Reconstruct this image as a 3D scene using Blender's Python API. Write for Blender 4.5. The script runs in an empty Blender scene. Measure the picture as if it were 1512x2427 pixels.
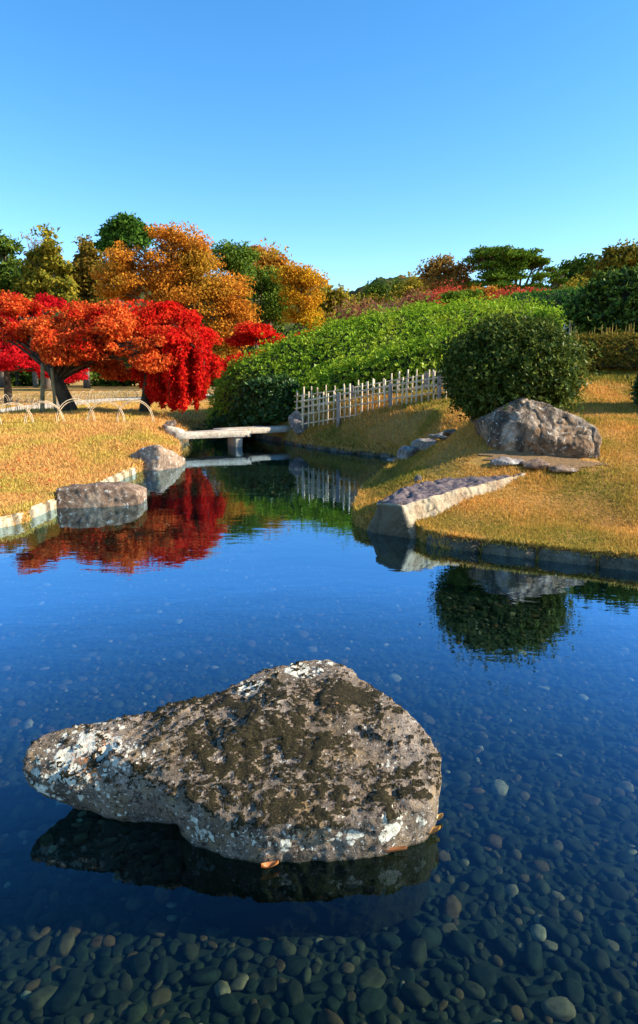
import bpy, bmesh, math, random
import numpy as np
from mathutils import Vector

random.seed(7)
rng = np.random.default_rng(7)
scene = bpy.context.scene
COL = scene.collection

# ------------------------------------------------------------------ camera
F, CX, CY, CAMZ = 1512.0, 756.0, 1134.5, 1.5          # photo measured on a 1512 x 2427 grid
TH = math.atan(244.5 / 1512.0)
cam = bpy.data.cameras.new('camera')
camo = bpy.data.objects.new('camera', cam)
COL.objects.link(camo)
camo.location = (0, 0, CAMZ)
camo.rotation_euler = (math.pi / 2 - TH, 0, 0)
cam.sensor_fit = 'HORIZONTAL'
cam.sensor_width = 36.0
cam.lens = 36.0
cam.shift_y = -(1213.5 - CY) / 1512.0
cam.clip_start = 0.05
cam.clip_end = 3000
scene.camera = camo

# ------------------------------------------------------------------ light
SUN_AZ, SUN_EL = math.radians(95), math.radians(27)
to_sun = Vector((math.sin(SUN_AZ) * math.cos(SUN_EL), math.cos(SUN_AZ) * math.cos(SUN_EL), math.sin(SUN_EL)))
world = bpy.data.worlds.new('World')
scene.world = world
world.use_nodes = True
wn, wl = world.node_tree.nodes, world.node_tree.links
wn.clear()
sky = wn.new('ShaderNodeTexSky')
sky.sky_type = 'NISHITA'
sky.sun_disc = False
sky.sun_elevation = SUN_EL
sky.sun_rotation = SUN_AZ
sky.altitude = 0
sky.air_density = 1.0
sky.dust_density = 0.25
sky.ozone_density = 2.2
hsv = wn.new('ShaderNodeHueSaturation')
hsv.inputs['Saturation'].default_value = 1.34
bg = wn.new('ShaderNodeBackground')
bg.inputs['Strength'].default_value = 0.13
wo = wn.new('ShaderNodeOutputWorld')
wl.new(sky.outputs[0], hsv.inputs['Color'])
wl.new(hsv.outputs[0], bg.inputs['Color'])
wl.new(bg.outputs[0], wo.inputs['Surface'])
sl = bpy.data.lights.new('sun', 'SUN')
sl.energy = 5.0
sl.angle = math.radians(0.5)
sl.color = (1.0, 0.89, 0.72)
so = bpy.data.objects.new('sun', sl)
COL.objects.link(so)
so.location = (30, -5, 20)
so.rotation_euler = to_sun.to_track_quat('Z', 'Y').to_euler()
scene.view_settings.view_transform = 'Standard'
scene.view_settings.look = 'None'
scene.view_settings.exposure = 1.25
scene.view_settings.gamma = 1.0
scene.cycles.max_bounces = 8
scene.cycles.transparent_max_bounces = 12

# ------------------------------------------------------------------ helpers
def ray(px, py):
    u, v = (px - CX) / F, (py - CY) / F
    return np.array([u, math.cos(TH) - v * math.sin(TH), -math.sin(TH) - v * math.cos(TH)])
def at_z(px, py, z):
    d = ray(px, py)
    t = (z - CAMZ) / d[2]
    return np.array([d[0] * t, d[1] * t, z])
def at_y(px, py, Y):
    d = ray(px, py)
    t = Y / d[1]
    return np.array([d[0] * t, Y, CAMZ + d[2] * t])
def ppm(Y):                       # photo-grid pixels per metre at depth Y (near the horizon)
    return F / Y
def smooth(a, b, x):
    t = np.clip((x - a) / (b - a), 0, 1)
    return t * t * (3 - 2 * t)
def norm(a):
    return a / np.maximum(np.linalg.norm(a, axis=-1, keepdims=True), 1e-9)
_perm = np.random.default_rng(3).integers(0, 2**31, 4096)
def _h(i, j, k):
    return ((_perm[(i + _perm[(j + _perm[k & 4095]) & 4095]) & 4095]) & 65535) / 32767.5 - 1.0
def vnoise(P):
    P = np.asarray(P, float)
    I = np.floor(P).astype(np.int64)
    f = P - I
    w = f * f * (3 - 2 * f)
    r = 0
    for a in (0, 1):
        for b in (0, 1):
            for c in (0, 1):
                ww = (w[:, 0] if a else 1 - w[:, 0]) * (w[:, 1] if b else 1 - w[:, 1]) * (w[:, 2] if c else 1 - w[:, 2])
                r = r + ww * _h(I[:, 0] + a, I[:, 1] + b, I[:, 2] + c)
    return r
def fbm(P, s, octv=4, seed=0.0, gain=0.5):
    P = np.asarray(P, float) * s + seed * 17.31
    r, a = 0, 1.0
    for _ in range(octv):
        r = r + a * vnoise(P)
        P = P * 2.03 + 5.7
        a *= gain
    return r

def mesh_np(name, V, faces, smooth_shade=False):
    """faces: list of int arrays, each (n,3) or (n,4)"""
    me = bpy.data.meshes.new(name)
    V = np.asarray(V, np.float32)
    faces = [np.asarray(f, np.int32) for f in faces if len(f)]
    me.vertices.add(len(V))
    me.vertices.foreach_set('co', V.ravel())
    tot = np.concatenate([np.full(len(f), f.shape[1], np.int32) for f in faces])
    loops = np.concatenate([f.ravel() for f in faces])
    me.loops.add(len(loops))
    me.loops.foreach_set('vertex_index', loops)
    me.polygons.add(len(tot))
    me.polygons.foreach_set('loop_start', np.concatenate([[0], np.cumsum(tot)[:-1]]).astype(np.int32))
    me.polygons.foreach_set('loop_total', tot)
    if smooth_shade:
        me.polygons.foreach_set('use_smooth', np.ones(len(tot), bool))
    me.update(calc_edges=True)
    return me

def link(name, me, m=None, parent=None):
    o = bpy.data.objects.new(name, me)
    COL.objects.link(o)
    if m is not None and me is not None and not me.materials:
        me.materials.append(m)
    if parent is not None:
        o.parent = parent
        o.matrix_parent_inverse = parent.matrix_basis.inverted()
    return o
def tag(o, label, cat, group=None):
    o['label'] = label
    o['category'] = cat
    if group:
        o['group'] = group
    return o
def empty(name, loc, label, cat, group=None):
    o = bpy.data.objects.new(name, None)
    o.empty_display_size = 0.2
    COL.objects.link(o)
    o.location = loc
    return tag(o, label, cat, group)
def structure(o):
    o['kind'] = 'structure'
    return o

class MB:
    """collects tubes / boxes into one mesh"""
    def __init__(s):
        s.V, s.F, s.n = [], [], 0
    def add(s, V, Fs):
        V = np.asarray(V, float)
        s.V.append(V)
        for f in Fs:
            s.F.append(np.asarray(f) + s.n)
        s.n += len(V)
    def tube(s, pts, rad, sides=6, cap=True):
        pts = np.asarray(pts, float)
        rad = np.broadcast_to(np.asarray(rad, float), (len(pts),))
        T = norm(np.gradient(pts, axis=0))
        ref = np.where(np.abs(T[:, 2:3]) > 0.9, [[1.0, 0, 0]], [[0, 0, 1.0]])
        A = norm(np.cross(T, ref))
        B = np.cross(T, A)
        a = np.arange(sides) * 2 * math.pi / sides
        V = pts[:, None] + rad[:, None, None] * (np.cos(a)[None, :, None] * A[:, None] + np.sin(a)[None, :, None] * B[:, None])
        V = V.reshape(-1, 3)
        n = len(pts)
        i, j = np.meshgrid(np.arange(n - 1), np.arange(sides), indexing='ij')
        i, j = i.ravel(), j.ravel()
        j2 = (j + 1) % sides
        Q = np.stack([i * sides + j, i * sides + j2, (i + 1) * sides + j2, (i + 1) * sides + j], 1)
        fs = [Q]
        if cap:
            V = np.vstack([V, pts[:1], pts[-1:]])
            k = np.arange(sides)
            fs.append(np.stack([(k + 1) % sides, k, np.full(sides, n * sides)], 1))
            fs.append(np.stack([(n - 1) * sides + k, (n - 1) * sides + (k + 1) % sides, np.full(sides, n * sides + 1)], 1))
        s.add(V, fs)
        return s
    def mesh(s, name, sm=True):
        q = [f for f in s.F if f.shape[1] == 4]
        t = [f for f in s.F if f.shape[1] == 3]
        fs = ([np.vstack(q)] if q else []) + ([np.vstack(t)] if t else [])
        return mesh_np(name, np.vstack(s.V), fs, sm)

def curve(a, b, bend, n=6):
    a, b = np.asarray(a, float), np.asarray(b, float)
    t = np.linspace(0, 1, n)[:, None]
    m = (a + b) / 2 + np.asarray(bend, float)
    return (1 - t) ** 2 * a + 2 * t * (1 - t) * m + t * t * b

# ------------------------------------------------------------------ materials
def new_mat(name):
    m = bpy.data.materials.new(name)
    m.use_nodes = True
    nt = m.node_tree
    nt.nodes.clear()
    out = nt.nodes.new('ShaderNodeOutputMaterial')
    return m, nt, out
def N(nt, kind, **kw):
    n = nt.nodes.new(kind)
    for k, v in kw.items():
        if k.startswith('i_'):
            key = k[2:]
            key = int(key) if key.isdigit() else key.replace('_', ' ')
            n.inputs[key].default_value = v
        else:
            setattr(n, k, v)
    return n
def ramp(nt, src, stops, interp='LINEAR'):
    r = nt.nodes.new('ShaderNodeValToRGB')
    r.color_ramp.interpolation = interp
    el = r.color_ramp.elements
    while len(el) < len(stops):
        el.new(0.5)
    for e, (p, c) in zip(el, stops):
        e.position = p
        e.color = (c[0], c[1], c[2], 1) if hasattr(c, '__len__') else (c, c, c, 1)
    nt.links.new(src, r.inputs[0])
    return r.outputs[0]
def noise_tex(nt, scale, detail=6, rough=0.55, vec=None, dist=0.0):
    n = N(nt, 'ShaderNodeTexNoise', i_Scale=scale, i_Detail=detail, i_Roughness=rough, i_Distortion=dist)
    if vec is not None:
        nt.links.new(vec, n.inputs['Vector'])
    return n.outputs[0]
def mix(nt, fac, a, b, blend='MIX'):
    m = nt.nodes.new('ShaderNodeMix')
    m.data_type = 'RGBA'
    m.blend_type = blend
    for sock, v in ((m.inputs[0], fac), (m.inputs[6], a), (m.inputs[7], b)):
        if isinstance(v, bpy.types.NodeSocket):
            nt.links.new(v, sock)
        elif hasattr(v, '__len__'):
            sock.default_value = (*v[:3], 1)
        else:
            sock.default_value = v
    return m.outputs[2]
def math_n(nt, op, a, b=0.0, clamp=False):
    m = nt.nodes.new('ShaderNodeMath')
    m.operation = op
    m.use_clamp = clamp
    for sock, v in ((m.inputs[0], a), (m.inputs[1], b)):
        if isinstance(v, bpy.types.NodeSocket):
            nt.links.new(v, sock)
        else:
            sock.default_value = v
    return m.outputs[0]
def wpos(nt):
    return nt.nodes.new('ShaderNodeNewGeometry').outputs['Position']
def attr(nt, name):
    a = nt.nodes.new('ShaderNodeAttribute')
    a.attribute_name = name
    return a.outputs['Fac']
def bump(nt, h, strength, dist):
    b = N(nt, 'ShaderNodeBump', i_Strength=strength, i_Distance=dist)
    nt.links.new(h, b.inputs['Height'])
    return b.outputs[0]
def bsdf(nt, out, col, rough=0.8, normal=None, spec=0.3):
    p = nt.nodes.new('ShaderNodeBsdfPrincipled')
    for k, v in (('Base Color', col), ('Roughness', rough)):
        if isinstance(v, bpy.types.NodeSocket):
            nt.links.new(v, p.inputs[k])
        else:
            p.inputs[k].default_value = (*v[:3], 1) if hasattr(v, '__len__') else v
    p.inputs['Specular IOR Level'].default_value = spec
    if normal is not None:
        nt.links.new(normal, p.inputs['Normal'])
    nt.links.new(p.outputs[0], out.inputs['Surface'])
    return p

def leaf_mat(name, cols, trans=0.35, gloss=0.0, patch=None, patch_scale=0.6, patch_lo=0.45, patch_hi=0.6):
    """cols: list of colours picked leaf by leaf; patch: second list used in drifts through the crown"""
    m, nt, out = new_mat(name)
    g = nt.nodes.new('ShaderNodeNewGeometry')
    r = g.outputs['Random Per Island']
    st = [(i / max(1, len(cols) - 1), c) for i, c in enumerate(cols)]
    c = ramp(nt, r, st)
    if patch:
        st2 = [(i / max(1, len(patch) - 1), q) for i, q in enumerate(patch)]
        c2 = ramp(nt, r, st2)
        f = ramp(nt, noise_tex(nt, patch_scale, 3, 0.6, g.outputs['Position']), [(patch_lo, 0.0), (patch_hi, 1.0)])
        c = mix(nt, f, c, c2)
    d = nt.nodes.new('ShaderNodeBsdfDiffuse')
    t = nt.nodes.new('ShaderNodeBsdfTranslucent')
    nt.links.new(c, d.inputs[0])
    nt.links.new(c, t.inputs[0])
    ms = N(nt, 'ShaderNodeMixShader', i_0=trans)
    nt.links.new(d.outputs[0], ms.inputs[1])
    nt.links.new(t.outputs[0], ms.inputs[2])
    s = ms.outputs[0]
    if gloss > 0:
        gl = N(nt, 'ShaderNodeBsdfGlossy', i_Roughness=0.38)
        gl.inputs[0].default_value = (0.9, 0.95, 0.9, 1)
        ms2 = N(nt, 'ShaderNodeMixShader', i_0=gloss)
        nt.links.new(s, ms2.inputs[1])
        nt.links.new(gl.outputs[0], ms2.inputs[2])
        s = ms2.outputs[0]
    nt.links.new(s, out.inputs['Surface'])
    return m

def bark_mat(name, c1, c2, sc=8):
    m, nt, out = new_mat(name)
    p = wpos(nt)
    mp = N(nt, 'ShaderNodeMapping')
    mp.inputs['Scale'].default_value = (1, 1, 0.35)
    nt.links.new(p, mp.inputs['Vector'])
    n = noise_tex(nt, sc, 6, 0.65, mp.outputs[0])
    c = ramp(nt, n, [(0.35, c1), (0.65, c2)])
    bsdf(nt, out, c, 0.9, bump(nt, n, 0.6, 0.02))
    return m

def stone_mat(name, base, dark, light, lichen=0.0, lichen_col=(0.62, 0.61, 0.54), sc=6.0, warm=None, streak=False, dark_amt=0.5, bump_d=0.01):
    m, nt, out = new_mat(name)
    p = wpos(nt)
    n1 = noise_tex(nt, sc * 0.5, 5, 0.6, p)
    n2 = noise_tex(nt, sc * 4, 6, 0.7, p)
    n3 = noise_tex(nt, sc * 22, 3, 0.6, p)
    c = ramp(nt, n1, [(0.3, dark), (0.5, base), (0.72, light)])
    c = mix(nt, 0.75, c, ramp(nt, n2, [(0.3, 0.42), (0.5, 1.0), (0.7, 1.35)]), 'MULTIPLY')
    c = mix(nt, 0.6, c, ramp(nt, n3, [(0.3, 0.5), (0.6, 1.2)]), 'MULTIPLY')
    if warm:
        w = ramp(nt, noise_tex(nt, sc * 0.7, 4, 0.6, p, 0.6), [(0.5, 0.0), (0.66, 0.85)])
        c = mix(nt, w, c, warm)
    if streak:
        mp = N(nt, 'ShaderNodeMapping')
        mp.inputs['Scale'].default_value = (7, 7, 1.6)
        nt.links.new(p, mp.inputs['Vector'])
        s = ramp(nt, noise_tex(nt, 1.0, 6, 0.7, mp.outputs[0], 0.8), [(0.47, 0.0), (0.6, dark_amt)])
        c = mix(nt, s, c, (0.025, 0.022, 0.02))
    if lichen > 0:
        l1 = noise_tex(nt, sc * 4.0, 8, 0.75, p, 0.6)
        f = ramp(nt, l1, [(0.60 - 0.1 * lichen, 0.0), (0.63 - 0.1 * lichen, 0.9)])
        c = mix(nt, f, c, lichen_col)
    h = math_n(nt, 'ADD', n2, math_n(nt, 'MULTIPLY', n3, 0.35))
    bsdf(nt, out, c, 0.9, bump(nt, h, 0.9, bump_d), 0.2)
    return m

M = {}
M['bark'] = bark_mat('bark', (0.012, 0.01, 0.007), (0.085, 0.065, 0.04))
M['bark_grey'] = bark_mat('bark_grey', (0.09, 0.075, 0.06), (0.24, 0.2, 0.16))
M['bark_far'] = bark_mat('bark_far', (0.05, 0.04, 0.03), (0.16, 0.12, 0.09), 3)
M['twig_red'] = bark_mat('twig_red', (0.13, 0.055, 0.04), (0.27, 0.13, 0.1), 3)
M['pole'] = bark_mat('prop_pole', (0.1, 0.1, 0.05), (0.26, 0.24, 0.13), 10)
M['bamboo'] = bark_mat('weathered_bamboo', (0.42, 0.30, 0.18), (0.74, 0.59, 0.39), 9)
M['post'] = bark_mat('fence_post', (0.16, 0.12, 0.09), (0.36, 0.28, 0.22), 9)
M['hoop'] = bark_mat('split_bamboo', (0.22, 0.17, 0.1), (0.5, 0.42, 0.28), 9)
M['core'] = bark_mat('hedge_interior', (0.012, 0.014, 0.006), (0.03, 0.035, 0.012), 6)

# ------------------------------------------------------------------ pond outline and terrain height
def catmull(P, per=6):
    P = np.asarray(P, float)
    out = []
    n = len(P)
    for i in range(n):
        p0, p1, p2, p3 = P[i - 1], P[i], P[(i + 1) % n], P[(i + 2) % n]
        for t in np.linspace(0, 1, per, endpoint=False):
            out.append(0.5 * ((2 * p1) + (-p0 + p2) * t + (2 * p0 - 5 * p1 + 4 * p2 - p3) * t * t + (-p0 + 3 * p1 - 3 * p2 + p3) * t ** 3))
    return np.array(out)
def wl_(px, py):
    return at_z(px, py, 0.0)[:2]
OUT = [(-5.5, 0.35), (-6.5, 2.5), (-4.9, 4.6), wl_(0, 1250), wl_(75, 1224), wl_(132, 1203), wl_(232, 1160), wl_(312, 1124),
       wl_(360, 1108), wl_(418, 1097), wl_(424, 1075), wl_(424, 1058), (-3.05, 14.6), (-3.3, 16.0), (-4.6, 17.6), (-6.2, 18.6),
       (-6.2, 19.6), (-4.0, 19.0), (-2.4, 17.4), (-1.5, 15.6), wl_(672, 1049), wl_(740, 1061), wl_(830, 1074), wl_(915, 1083), wl_(952, 1094),
       wl_(945, 1112), wl_(880, 1162), wl_(850, 1200), wl_(842, 1240), wl_(872, 1256), wl_(925, 1262), wl_(980, 1272), wl_(1020, 1291), wl_(1090, 1303), wl_(1250, 1322),
       wl_(1400, 1339), wl_(1512, 1352), (3.9, 4.1), (5.6, 3.0), (5.6, 1.2), (4.0, 0.3), (0, 0.25)]
SHORE = catmull(OUT, 6)
def shore_dist(x, y):
    """signed distance to the shore: > 0 on land"""
    x, y = np.asarray(x, float).ravel(), np.asarray(y, float).ravel()
    d = np.full(len(x), 1e9)
    ins = np.zeros(len(x), bool)
    A, B = SHORE, np.roll(SHORE, -1, 0)
    for (ax, ay), (bx, by) in zip(A, B):
        dx, dy = bx - ax, by - ay
        t = np.clip(((x - ax) * dx + (y - ay) * dy) / (dx * dx + dy * dy + 1e-12), 0, 1)
        d = np.minimum(d, np.hypot(x - ax - t * dx, y - ay - t * dy))
        c = ((ay > y) != (by > y)) & (x < (bx - ax) * (y - ay) / (by - ay + 1e-15) + ax)
        ins ^= c
    return np.where(ins, -d, d)
CT = [at_y(*q) for q in [
    (1512, 1215, 6.0), (1400, 1180, 6.4), (1300, 1150, 6.7), (1430, 1085, 7.25), (1160, 1087, 7.15), (1290, 1085, 7.2), (1110, 1003, 8.1), (1350, 1010, 8.6), (1512, 1000, 8.8),
    (1512, 945, 11), (1380, 892, 12.5), (1470, 890, 12.5), (1600, 900, 12), (1350, 815, 14.8), (1055, 952, 12.4), (960, 963, 12.7), (880, 977, 13.0), (800, 990, 13.3), (720, 1004, 13.6),
    (1000, 990, 11.0), (900, 1024, 12.0), (780, 1045, 13.0), (990, 1045, 10.3), (1010, 1095, 8.3), (910, 1150, 7.1), (1150, 1215, 6.0), (1250, 1275, 5.6),
    (200, 1004, 13.0), (50, 1010, 12.5), (390, 1004, 13.2), (100, 1100, 9.2), (250, 1080, 10.2), (20, 1180, 7.2), (350, 1040, 11.5), (165, 977, 15.2), (345, 982, 15.5), (100, 975, 15.4), (240, 975, 16.5), (450, 1003, 15.0), (-200, 1040, 11)]]
CT += [np.array(q) for q in [(-8, 16, .5), (-9, 23, .5), (-8, 28, .5), (-14, 20, .5), (-10, 8, .4), (-4, 24, .5), (-4, 30, .55),
    (1.0, 15.6, .95), (3.0, 16.0, 1.5), (5.5, 16.5, 2.1), (3, 19.5, 2.4), (7, 21, 2.7), (-1.2, 18.5, .5), (-2, 22, .5), (1, 25, 1.2), (6, 28, 1.6), (10, 18, 2.4), (9, 12, 1.7), (8, 8, .9), (7, 5.5, .4),
    (6, 1.5, .2), (-7, 2, .2), (0, -3, .15), (8, -3, .15), (-8, -3, .15)]]
CT = np.array(CT)
def rbf(C, e=0.8):
    r = np.sqrt(((C[:, None, :2] - C[None, :, :2]) ** 2).sum(-1) + e * e)
    n = len(C)
    A = np.zeros((n + 1, n + 1))
    A[:n, :n] = r + np.eye(n) * -0.02
    A[n, :n] = A[:n, n] = 1
    w = np.linalg.solve(A, np.append(C[:, 2], 0))
    def f(x, y):
        rr = np.sqrt((x[:, None] - C[:, 0]) ** 2 + (y[:, None] - C[:, 1]) ** 2 + e * e)
        return rr @ w[:n] + w[n]
    return f
_land = rbf(CT)
def land(x, y):
    x, y = np.asarray(x, float).ravel(), np.asarray(y, float).ravel()
    z = np.empty(len(x))
    for i in range(0, len(x), 60000):
        z[i:i + 60000] = _land(x[i:i + 60000], y[i:i + 60000])
    z = np.clip(z, 0.12, 3.2)
    k = smooth(0, 1, np.maximum(np.maximum(np.abs(x) - 13, y - 30), -y - 2) / 10)
    return z * (1 - k) + 0.55 * k
def height(x, y):
    s = shore_dist(x, y)
    z = land(x, y)
    e = 0.12
    BW = 0.65
    k = np.sqrt(np.clip(s / BW, 0, 1))
    zz = e + (z - e) * (0.25 * np.clip(s / BW, 0, 1) + 0.75 * np.clip(k, 0, 1))
    zz = np.where(s > BW, z, zz) + 0.012 * vnoise(np.stack([np.asarray(x).ravel() * 2.3, np.asarray(y).ravel() * 2.3, 0 * z], 1)) * (s > 0)
    return np.where(s > 0.0, zz, e + (-0.75 - e) * np.clip(-s / 0.12, 0, 1))
def hz(x, y):
    return float(height([x], [y])[0])

def axis(lo, hi, step, far_lo, far_hi):
    a = list(np.arange(lo, hi + 1e-6, step))
    d, v = step, lo
    L = []
    while v > far_lo:
        d *= 1.35
        v -= d
        L.append(v)
    d, v = step, hi
    R = []
    while v < far_hi:
        d *= 1.35
        v += d
        R.append(v)
    return np.array(L[::-1] + a + R)
gx, gy = axis(-9, 8, 0.085, -900, 900), axis(0, 19, 0.085, -60, 1500)
X, Y = np.meshgrid(gx, gy)
Z = height(X.ravel(), Y.ravel())
nx, ny = len(gx), len(gy)
i, j = np.meshgrid(np.arange(ny - 1), np.arange(nx - 1), indexing='ij')
q = (i * nx + j).ravel()
gme = mesh_np('ground', np.stack([X.ravel(), Y.ravel(), Z], 1), [np.stack([q, q + 1, q + nx + 1, q + nx], 1)], True)
m, nt, out = new_mat('dry_lawn')
p = wpos(nt)
n1 = noise_tex(nt, 0.55, 4, 0.6, p)
n2 = noise_tex(nt, 9, 6, 0.75, p)
n3 = noise_tex(nt, 60, 4, 0.7, p)
c = ramp(nt, n1, [(0.36, (0.26, 0.19, 0.045)), (0.5, (0.46, 0.26, 0.07)), (0.66, (0.5, 0.24, 0.075))])
c = mix(nt, 0.8, c, ramp(nt, n2, [(0.3, 0.55), (0.7, 1.3)]), 'MULTIPLY')
c = mix(nt, 0.9, c, ramp(nt, n3, [(0.3, 0.45), (0.65, 1.3)]), 'MULTIPLY')
bsdf(nt, out, c, 0.95, bump(nt, n3, 1.0, 0.03), 0.1)
gme.materials.append(m)
ground = structure(link('ground', gme))

# pond bed, water
m, nt, out = new_mat('pond_mud')
p = wpos(nt)
c = ramp(nt, noise_tex(nt, 14, 6, 0.7, p), [(0.3, (0.010, 0.016, 0.011)), (0.7, (0.038, 0.042, 0.026))])
bsdf(nt, out, c, 0.95)
BED = -0.30
bb = bmesh.new()
vs = [bb.verts.new((x, y, BED)) for x, y in ((-8, -0.3), (7, -0.3), (7, 21), (-8, 21))]
bb.faces.new(vs)
bme = bpy.data.meshes.new('pond_bed')
bb.to_mesh(bme)
bme.materials.append(m)
pond_bed = structure(link('pond_bed', bme))

m, nt, out = new_mat('pond_water')
tc = wpos(nt)
mp = N(nt, 'ShaderNodeMapping')
mp.inputs['Scale'].default_value = (0.8, 1.6, 1.0)
nt.links.new(tc, mp.inputs['Vector'])
na = noise_tex(nt, 3.0, 3, 0.5, mp.outputs[0], 0.3)
nb = noise_tex(nt, 16.0, 2, 0.5, mp.outputs[0])
h = math_n(nt, 'ADD', na, math_n(nt, 'MULTIPLY', nb, 0.12))
nrm = bump(nt, h, 0.3, 0.005)
gl = N(nt, 'ShaderNodeBsdfGlossy', i_Roughness=0.0)
gl.inputs[0].default_value = (0.50, 0.74, 1.0, 1)
nt.links.new(nrm, gl.inputs['Normal'])
tr = nt.nodes.new('ShaderNodeBsdfTransparent')
tr.inputs[0].default_value = (0.62, 0.85, 0.74, 1)
fr = N(nt, 'ShaderNodeFresnel', i_IOR=1.36)
nt.links.new(nrm, fr.inputs['Normal'])
ms = nt.nodes.new('ShaderNodeMixShader')
refl = math_n(nt, 'MINIMUM', math_n(nt, 'SUBTRACT', math_n(nt, 'MULTIPLY', fr.outputs[0], 4.6), 0.11, True), 0.62)
nt.links.new(refl, ms.inputs[0])
nt.links.new(tr.outputs[0], ms.inputs[1])
nt.links.new(gl.outputs[0], ms.inputs[2])
nt.links.new(ms.outputs[0], out.inputs['Surface'])
wme = mesh_np('water', [(-8, -0.4, 0), (7, -0.4, 0), (7, 21.2, 0), (-8, 21.2, 0)], [[(0, 1, 2, 3)]])
wme.materials.append(m)
structure(link('water', wme))

# sandy path behind the maples
PATH = catmull([at_y(*q)[:2] for q in [(-420, 1010, 13.5), (-120, 990, 15.5), (30, 975, 18.0), (130, 958, 22.0), (260, 948, 26.5), (420, 944, 30.0), (640, 940, 33.0), (900, 938, 36.0)]], 8)[:-16]
def path_dist(x, y):
    x, y = np.asarray(x), np.asarray(y)
    d = np.full(x.shape, 1e9)
    for (ax, ay), (bx, by) in zip(PATH[:-1], PATH[1:]):
        dx, dy = bx - ax, by - ay
        t = np.clip(((x - ax) * dx + (y - ay) * dy) / (dx * dx + dy * dy), 0, 1)
        d = np.minimum(d, np.hypot(x - ax - t * dx, y - ay - t * dy))
    return d
def offset_line(P, o):
    T = norm(np.gradient(P, axis=0))
    return P + o * np.stack([-T[:, 1], T[:, 0]], 1)
L_, R_ = offset_line(PATH, 0.9), offset_line(PATH, -0.9)
cols = [L_ * (1 - t) + R_ * t for t in (0, 0.25, 0.5, 0.75, 1)]
V = np.vstack([np.column_stack([cc, height(cc[:, 0], cc[:, 1]) + 0.02]) for cc in cols])
n = len(PATH)
fs = np.vstack([np.stack([k * n + np.arange(n - 1), (k + 1) * n + np.arange(n - 1), (k + 1) * n + np.arange(1, n), k * n + np.arange(1, n)], 1) for k in range(4)])
pme = mesh_np('path', V, [fs], True)
m, nt, out = new_mat('pale_sand')
c = ramp(nt, noise_tex(nt, 25, 5, 0.7, wpos(nt)), [(0.3, (0.46, 0.37, 0.25)), (0.7, (0.62, 0.53, 0.39))])
bsdf(nt, out, c, 0.95)
pme.materials.append(m)
structure(link('path', pme))

# ------------------------------------------------------------------ distant hills
def hill(name, x0, x1, Yc, depth, prof, seed, mat_):
    nxh, nyh = 160, 36
    xs, ys = np.linspace(x0, x1, nxh), np.linspace(Yc - depth, Yc + depth, nyh)
    X, Y = np.meshgrid(xs, ys)
    top = np.interp(X.ravel(), [p[0] for p in prof], [p[1] for p in prof])
    k = np.clip(1 - ((Y.ravel() - Yc) / depth) ** 2, 0, 1)
    P = np.stack([X.ravel(), Y.ravel(), np.zeros(X.size)], 1)
    z = top * k + 2 * fbm(P, 0.02, 3, seed) * k + 3.0 * np.abs(fbm(P, 0.12, 2, seed + 1)) * k + 1.2 * fbm(P, 0.4, 2, seed) * k
    P[:, 2] = z
    i, j = np.meshgrid(np.arange(nyh - 1), np.arange(nxh - 1), indexing='ij')
    q = (i * nxh + j).ravel()
    me = mesh_np(name, P, [np.stack([q, q + 1, q + nxh + 1, q + nxh], 1)], False)
    me.materials.append(mat_)
    return structure(link(name, me))
m, nt, out = new_mat('wooded_hillside')
p = wpos(nt)
c = ramp(nt, noise_tex(nt, 0.06, 6, 0.75, p), [(0.35, (0.03, 0.05, 0.02)), (0.52, (0.07, 0.075, 0.025)), (0.68, (0.16, 0.075, 0.03))])
c = mix(nt, 0.8, c, ramp(nt, noise_tex(nt, 0.5, 4, 0.7, p), [(0.35, 0.4), (0.65, 1.4)]), 'MULTIPLY')
bsdf(nt, out, c, 1.0, None, 0.0)
hill('distant_hill', -110, 300, 430, 110, [(-110, 20), (-5, 34), (12, 46), (25, 54), (40, 61), (55, 62), (80, 60), (140, 52), (300, 30)], 1, m)
hill('distant_hill', -260, 30, 340, 90, [(-260, 30), (-120, 42), (-40, 48), (2, 47), (14, 30), (30, 8)], 4, m)

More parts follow.
